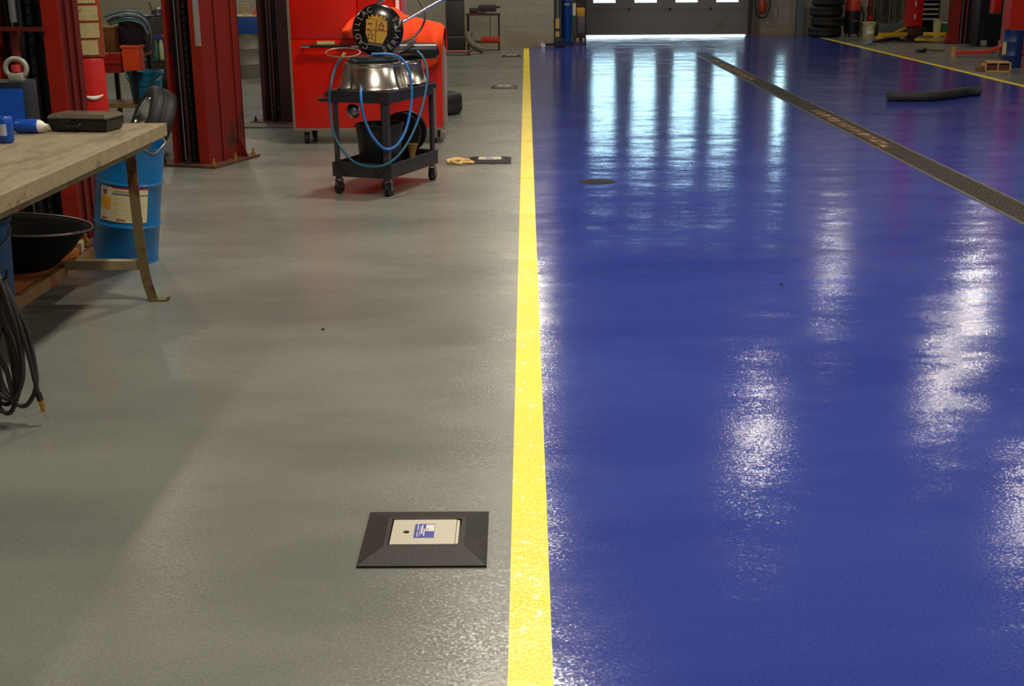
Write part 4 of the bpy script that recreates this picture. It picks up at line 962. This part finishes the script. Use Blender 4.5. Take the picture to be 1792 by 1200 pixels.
arm([(-.2, -.22, .28), (-.42, -.26, .2)], .04, .03).build('arm_brace', yellowp, pe); arm([(-.05, -.42, .06), (.35, -.45, .05), (.8, -.36, .09)], .06, .05).build('arm_brace', yellowp, pe)
MB().box((-.75, -.3, .06), (.12, .12, .12)).box((.78, -.3, .06), (.12, .12, .12)).build('arm_pad', yellowp, pe)
# parts shelf with silver trays
p = V(1626, 30, 28.9)
t = thing('tray_shelf', 'tall shelf of bright metal parts trays right of the far red post', 'shelf', (p.x, 28.9, 0))
wS = V(1643, 30, 28.9).x-V(1610, 30, 28.9).x
for s_ in (-1, 1): MB().box((s_*wS/2, .15, .8), (.03, .3, 1.6)).build('shelf_side', black, t, smooth=False)
MB().box((0, .29, .8), (wS, .02, 1.6)).build('shelf_back', black, t, smooth=False)
for k in range(11): MB().box((0, .1, .36+k*.105), (wS-.03, .22, .035), bev=.004).build('parts_tray', M('tray_silver', (190, 180, 160), .35, metal=.5), t)
p = V(1639, 58, 28.5); t = thing('beige_bin', 'beige bin standing in front of the metal tray shelf', 'bin', (p.x, 28.5, 0)); MB().lathe([(0, 0), (.075, 0), (.09, .34), (.098, .345), (.098, .36), (.08, .36), (0, .3)], seg=24).build('bin_body', ltstone, t)
p = V(1652, 60, 28.75); t = thing('green_bin', 'green bin between the beige bin and the big red post', 'bin', (p.x, 28.75, 0)); MB().box((0, 0, .14), (.17, .2, .28), bev=.01).build('bin_body', green, t); MB().box((0, 0, .285), (.19, .22, .015)).build('bin_lid', white, t)
# big red lift post, right bay
pcn = G(1672, 77)
RW = radians(-4)
def right_post(corner, label, w=.42, mat=red):
    t = thing('lift_post', label, 'lift post', (corner[0], corner[1], 0), RW)
    h = 3.6; d = .4; tw = .02
    m_ = MB(); m_.box((0, d/2, h/2+.02), (tw, d, h)).box((w, d/2, h/2+.02), (tw, d, h)).box((w/2, d, h/2+.02), (w, tw, h)).box((.06, 0, h/2+.02), (.13, tw, h)).box((w-.025, 0, h/2+.02), (.06, tw, h))
    m_.build('column', mat, t, smooth=False)
    MB().box((w/2, d/2, .01), (w+.06, d+.1, .02)).build('base_plate', darkred, t, smooth=False)
    MB().prism([(0, 0), (-.14, 0), (0, .3)], -.008, .008, Matrix.Translation((-.01, .05, .02)) @ Matrix.Rotation(pi/2, 4, 'X')).build('gusset', mat, t, smooth=False)
    MB().cyl((w*.45, .12, .02), (w*.45, .12, h), .03, seg=14).cyl((w*.66, .1, .02), (w*.66, .1, h), .012, seg=8).build('hydraulic_cylinder', steel, t)
    MB().cyl((w*.8, .14, .02), (w*.8, .14, h), .02, seg=14).build('hydraulic_line', darkred, t)
    return t
rp1 = right_post((pcn.x-.08, pcn.y), 'dark red open channel lift post right of the yellow arms', mat=M('post_mid_red', (136, 20, 12), .42, var=.2, rgb2=(84, 16, 10), thr=.6, scale=5))
# orange and white bollard
p = G(1706, 74); t = thing('marker_post', 'slim orange marker post with white bands and yellow foot', 'post', (p.x, p.y, 0))
MB().cyl((0, 0, .1), (0, 0, .62), .052, seg=20).build('post_body', orange, t); MB().cyl((0, 0, .62), (0, 0, .78), .053, seg=20).build('white_band', white, t); MB().cyl((0, 0, .78), (0, 0, .86), .05, seg=20).build('dark_band', brown, t); MB().cyl((0, 0, .86), (0, 0, .96), .054, seg=20).cyl((0, 0, .96), (0, 0, 1.05), .05, .03, seg=20).build('white_top', white, t)
MB().box((0, 0, .05), (.14, .14, .1), bev=.01).build('post_foot', yellowp, t)
# black cabinet
o = simple_box('black_cabinet', 1709, 1750, -40, 74, 24.9, .5, M('cabinet_black', (22, 18, 28), .45, var=.2), 'tall black cabinet between the marker post and the right red lift post', 'cabinet', z0=.12)
for sx in (-.17, .17):
    MB().box((sx, 0, -.06), (.08, .4, .12)).build('cabinet_foot', black, o, smooth=False)
for k in range(6): MB().box((0, -.254, .14+k*.17), (.38, .012, .15), bev=.003).build('drawer', M('drawer_black', (26, 22, 34), .35), o)
o = simple_box('red_oil_tank', 1738, 1752, -30, 22, 23.6, .2, M('tank_bright_red', (206, 30, 14), .4), 'small red box mounted beside the right red lift post', 'box')
MB().box((0, -.0, -.012), (.15, .2, .02)).build('bracket', steel, o, smooth=False)
# right-hand red post with low arm
pd_ = G(1762, 97)
rp2 = right_post((pd_.x, pd_.y), 'bright red lift post behind the blue keg at the right edge', w=.30, mat=M('post_orange_red', (204, 28, 10), .35, var=.08, coat=.2))
MB().box((.17, -.012, .62+.5), (.28, .012, 1.4)).build('post_face', M('post_orange_red', (204, 28, 10), .35), rp2, smooth=False)
MB().box((.18, -.022, 1.12), (.17, .01, .34)).build('face_slot', black, rp2, smooth=False)
a_ = G(1756, 90, .1)-rp2.location; b_ = G(1670, 91, .08)-rp2.location
Ri = Matrix.Rotation(-RW, 3, 'Z'); a_ = Ri @ Vector((a_.x, a_.y, 0)); b_ = Ri @ Vector((b_.x, b_.y, 0))
m1 = a_.lerp(b_, .30)
arm([(a_.x, a_.y, .2), (m1.x, m1.y, .10), (b_.x, b_.y, .07)], .09, .06).build('lift_arm', M('arm_red', (196, 36, 14), .4), rp2)
MB().cyl((b_.x, b_.y, 0), (b_.x, b_.y, .17), .055, .05, seg=20).build('arm_pad', M('pad_tan', (186, 136, 84), .5), rp2)
MB().box((a_.x, a_.y, .09), (.12, .1, .18)).build('arm_pivot', red_old, rp2, smooth=False)
# blue keg
p = G(1774, 119)
t = thing('blue_keg', 'dark blue steel keg with cream label at the right edge', 'keg', (p.x, p.y+.14, 0))
MB().lathe([(0, .01), (.14, .01), (.145, 0), (.148, .01), (.148, .17), (.154, .18), (.148, .19), (.148, .37), (.154, .38), (.148, .39), (.148, .54), (.154, .56), (.142, .56), (.138, .54), (0, .54)], seg=40).build('keg_body', M('keg_blue', (16, 46, 108), .4, var=.15), t)
MB().arc(.150, 180, 215, .20, .39).build('keg_label', ltstone, t)
# cardboard box
p = G(1748, 126)
t = thing('wooden_crate_block', 'low open fronted tan wooden box on the floor in front of the blue keg', 'box', (p.x, p.y+.14, 0), radians(-8))
bw, bd, bh = .36, .30, .145
MB().box((0, 0, bh-.01), (bw, bd, .02)).box((0, 0, .01), (bw, bd, .02)).box((-bw/2+.009, 0, bh/2), (.018, bd, bh)).box((bw/2-.009, 0, bh/2), (.018, bd, bh)).box((0, bd/2-.009, bh/2), (bw, .018, bh)).box((0, -bd/2+.02, bh/2), (.018, .03, bh)).build('crate_shell', tan, t, smooth=False)
MB().box((0, .02, .06), (bw-.05, bd-.06, .09)).build('crate_contents', M('contents_brown', (84, 40, 24), .6, var=.3), t, smooth=False)
MB().box((-bw/2-.05, .0, .04), (.09, .2, .08), bev=.006).build('side_step', brown, t)
# hose with blue head, and small black jack near the yellow line
p = G(1519, 80)
t = thing('floor_squeegee', 'black pole with grey blue head lying on the floor near the yellow line', 'tool', (p.x, p.y, 0))
MB().box((0, 0, .035), (.16, .12, .07), rot=(0, -.35, .5), bev=.01).build('tool_head', M('head_blue_grey', (104, 124, 132), .5), t)
e1 = G(1536, 76)-t.location; e2 = G(1572, 72)-t.location
MB().tube([(e1.x-.1, e1.y, .05), (e1.x, e1.y, .05), (e2.x*.7, e2.y*.8, .05), (e2.x, e2.y, .05)], .035, seg=10, smooth=4).build('tool_pole', M('pole_dark', (34, 26, 40), .5), t)
p = G(1611, 92)
t = thing('small_floor_jack', 'small dark object with a long thin bar on the grey floor at right', 'jack', (p.x, p.y, 0))
MB().box((0, 0, .03), (.17, .12, .055), bev=.01).box((.07, .02, .06), (.07, .08, .04), bev=.008).build('jack_body', black, t)
e = G(1664, 89)-t.location; MB().tube([(.06, .03, .05), (e.x*.5, e.y*.5+.03, .02), (e.x-.12, e.y, .012)], .011, seg=8, smooth=4).build('bar', M('bar_brown', (84, 66, 54), .5), t)

# ------------------------------------------------------------------ beside the overhead door
# extinguisher with hose hung on the column
p = V(1334, 20, 29.25)
t = thing('fire_extinguisher', 'orange red fire extinguisher hung on the wall right of the door', 'fire extinguisher', (p.x, 29.27, .5))
MB().lathe([(0, 0), (.06, .005), (.085, .03), (.09, .08), (.085, .2), (.05, .29), (.035, .32), (.035, .34), (0, .34)], seg=32).build('bottle', M('extinguisher_orange', (176, 62, 10), .3, coat=.4), t)
MB().cyl((0, 0, .34), (0, 0, .42), .03, seg=14).box((0, 0, .44), (.11, .03, .04)).build('valve_head', M('valve_pink', (200, 170, 176), .4), t)
MB().tube([(.0, -.02, .42), (.13, -.03, .36), (.16, -.03, .16), (.10, -.03, -.06), (0, -.03, -.1), (-.10, -.03, -.06), (-.17, -.03, .14), (-.14, -.03, .34), (-.05, -.02, .44)], .016, seg=10, smooth=6).build('hose', blackhose, t)
MB().box((0, .10, .2), (.1, .04, .08)).build('bracket', blackm, t, smooth=False)

# blue machine, black jack and jugs at the corner of the lane
p = G(992, 79)
t = thing('blue_gas_cylinder', 'tall blue cylinder cabinet standing at the wall corner by the door', 'cylinder', (p.x, p.y+.15, 0))
MB().cyl((0, 0, .02), (0, 0, .86), .105, seg=28).cyl((0, 0, .86), (0, 0, .98), .105, .05, seg=28).build('cylinder_body', M('cyl_blue', (8, 66, 148), .35, var=.15), t)
MB().box((0, 0, .02), (.28, .28, .04)).build('cylinder_base', blackm, t, smooth=False)
MB().cyl((0, 0, .98), (0, 0, 1.5), .07, seg=20).build('cylinder_neck', bluedark, t)
MB().arc(.106, 240, 300, .78, .82).build('cylinder_band', ltstone, t)
MB().cyl((.15, -.03, .58), (.15, -.03, .82), .035, seg=14).build('white_bottle', white, t); MB().cyl((.15, -.03, .45), (.15, -.03, .58), .04, seg=14).box((.11, -.02, .5), (.1, .05, .03)).build('bottle_holder', green, t)
p = G(979, 83)
t = thing('floor_jack', 'long black and blue floor jack with upright handle at the wall corner', 'jack', (p.x, p.y, 0), radians(8))
MB().box((0, .12, .10), (.18, .3, .15), bev=.01).box((-.16, .02, .06), (.30, .08, .05), bev=.006).build('jack_frame', M('jack_navy', (22, 26, 58), .45), t)
MB().cyl((-.02, .1, .15), (-.02, .12, 1.6), .022, seg=12).build('jack_handle', grey, t)
MB().cyl((-.02, .1, .36), (-.02, .105, .55), .045, seg=14).build('handle_grip', M('grip_tan', (196, 158, 98), .5), t)
MB().cyl((-.02, .1, .2), (-.02, .1, .30), .045, seg=14).build('handle_grip', M('grip_tan', (196, 158, 98), .5), t)
MB().box((-.075, .12, .6), (.035, .05, 1.1)).build('jack_rail', M('rail_dark', (44, 34, 34), .5), t, smooth=False)
for y_ in (-.03, .07): MB().cyl((-.33, y_-.015, .045), (-.33, y_+.015, .045), .045, seg=18).build('jack_wheel', white, t)
for x_ in (-.06, .07): MB().cyl((x_, -.02, .035), (x_+.03, -.02, .035), .035, seg=16).build('jack_wheel', black, t)
p = G(1016, 78)
t = thing('battery_charger', 'grey wheeled charger with yellow top standing left of the overhead door', 'charger', (p.x, p.y+.14, 0))
MB().box((0, 0, .39), (.17, .2, .34), bev=.02).build('charger_body', M('charger_grey', (92, 86, 86), .5, var=.15), t)
MB().box((0, 0, .64), (.17, .18, .17), bev=.02).build('charger_top', M('charger_yellow', (206, 148, 20), .4, var=.2), t)
MB().box((0, 0, .17), (.15, .16, .12), bev=.01).build('charger_base', black, t)
MB().box((0, .1, .95), (.18, .04, .5)).build('charger_back', M('charger_dark', (40, 34, 36), .5), t, smooth=False)
for s_ in (-1, 1): MB().cyl((s_*.06-.02, -.08, .065), (s_*.06+.02, -.08, .065), .065, seg=20).build('charger_wheel', M('wheel_tan', (170, 130, 92), .5), t)

# ------------------------------------------------------------------ machine and workbench at the back left
p0 = G(795, 90)
t = thing('parts_washer', 'dark grey upright machine with low black base near the back wall', 'machine', (p0.x, p0.y+.2, 0))
MB().box((0, 0, .13), (.40, .4, .24), bev=.01).build('machine_base', M('base_black', (26, 22, 28), .5), t)
MB().box((.02, 0, .60), (.34, .36, .66), bev=.015).build('machine_body', M('machine_grey', (52, 50, 54), .45, var=.15), t)
MB().box((0, -.01, .262), (.42, .42, .02)).build('machine_ledge', M('ledge_green_grey', (96, 104, 92), .5), t, smooth=False)
MB().box((.02, 0, 1.15), (.32, .34, .44), bev=.01).build('machine_hood', M('hood_dark', (38, 30, 34), .5), t)
hv = [V(822, 62, 23.9), V(820, 70, 23.8), V(826, 80, 23.7), V(838, 88, 23.6), V(846, 91, 23.6)]
o = MB().tube([v-hv[0] for v in hv], .06, seg=14, smooth=6).build('flexible_duct', M('duct_grey_brown', (92, 84, 76), .6, var=.2, bump=.3, bscale=90), loc=hv[0]+Vector((0, 0, .03))); tag(o, 'bent grey flexible duct reaching down to the floor beside the dark machine', 'duct')
wb2 = thing('small_workbench', 'small untidy work table against the back wall left of the yellow line', 'workbench', (V(846, 60, 24.6).x, 24.7, 0))
lw = V(872, 60, 24.4).x-V(812, 60, 24.4).x
zt2 = V(846, 26, 24.4).z
MB().box((0, 0, zt2), (lw, .5, .03)).build('table_top', M('table_dark', (58, 46, 44), .6), wb2, smooth=False)
for sx in (-1, 1):
    for sy in (-1, 1): MB().box((sx*(lw/2-.03), sy*.22, zt2/2), (.025, .025, zt2)).build('leg', blackm, wb2, smooth=False)
MB().box((0, .0, .16), (lw-.05, .45, .02)).build('lower_shelf', M('shelf_dark', (74, 66, 48), .6), wb2, smooth=False)
MB().box((.13, -.1, zt2/2+.08), (.012, .012, zt2-.18)).build('brace', blackm, wb2, smooth=False)
o = thing('table_vise', 'dark bulky vise and clamps piled on the small work table', 'vise', (wb2.location.x, 24.66, zt2+.015))
MB().box((.08, 0, .10), (.34, .25, .13), bev=.03).box((-.18, 0, .06), (.16, .2, .1), bev=.02).cyl((.2, -.05, .12), (.33, -.05, .12), .02, seg=10).build('vise_body', M('vise_dark', (56, 46, 56), .5, var=.3), o)
MB().box((-.1, -.05, .012), (.3, .2, .02)).build('red_cloth_mat', red_old, o, smooth=False)
o = MB().box((0, 0, .045), (.36, .2, .09), bev=.008).build('red_toolbox', M('toolbox_red', (196, 44, 26), .4), loc=(wb2.location.x+.14, 24.55, .1705)); tag(o, 'low red toolbox on the bottom shelf of the small work table', 'toolbox')
p = G(800, 97)
t = thing('red_creeper', 'flat red wheeled creeper on the floor in front of the dark machine', 'creeper', (p.x, p.y+.06, 0))
MB().box((0, 0, .07), (.52, .2, .03), bev=.008).build('creeper_board', M('creeper_red', (140, 22, 22), .4), t); MB().box((-.02, -.105, .08), (.44, .012, .014)).build('edge_rail', M('rail_pink', (210, 160, 140), .4), t, smooth=False)
for sx in (-.2, .2):
    for sy in (-.07, .07): MB().cyl((sx-.012, sy, .028), (sx+.012, sy, .028), .028, seg=14).build('creeper_wheel', black, t)
p = V(284, 30, 12.95); p.z = bpy.data.objects['dark_locker'].children[0].dimensions.z
o = thing('work_lamp', 'dark domed work lamp lying on top of the dark locker', 'lamp', (p.x, p.y, p.z+.001))
MB().lathe([(0, 0), (.11, 0), (.115, .015), (.09, .06), (.04, .09), (0, .095)], seg=32).build('lamp_dome', M('dome_navy', (30, 26, 40), .4), o)
MB().cyl((-.09, 0, .03), (-.12, 0, .14), .012, seg=10).build('lamp_grip', M('grip_ochre', (96, 78, 40), .5), o)
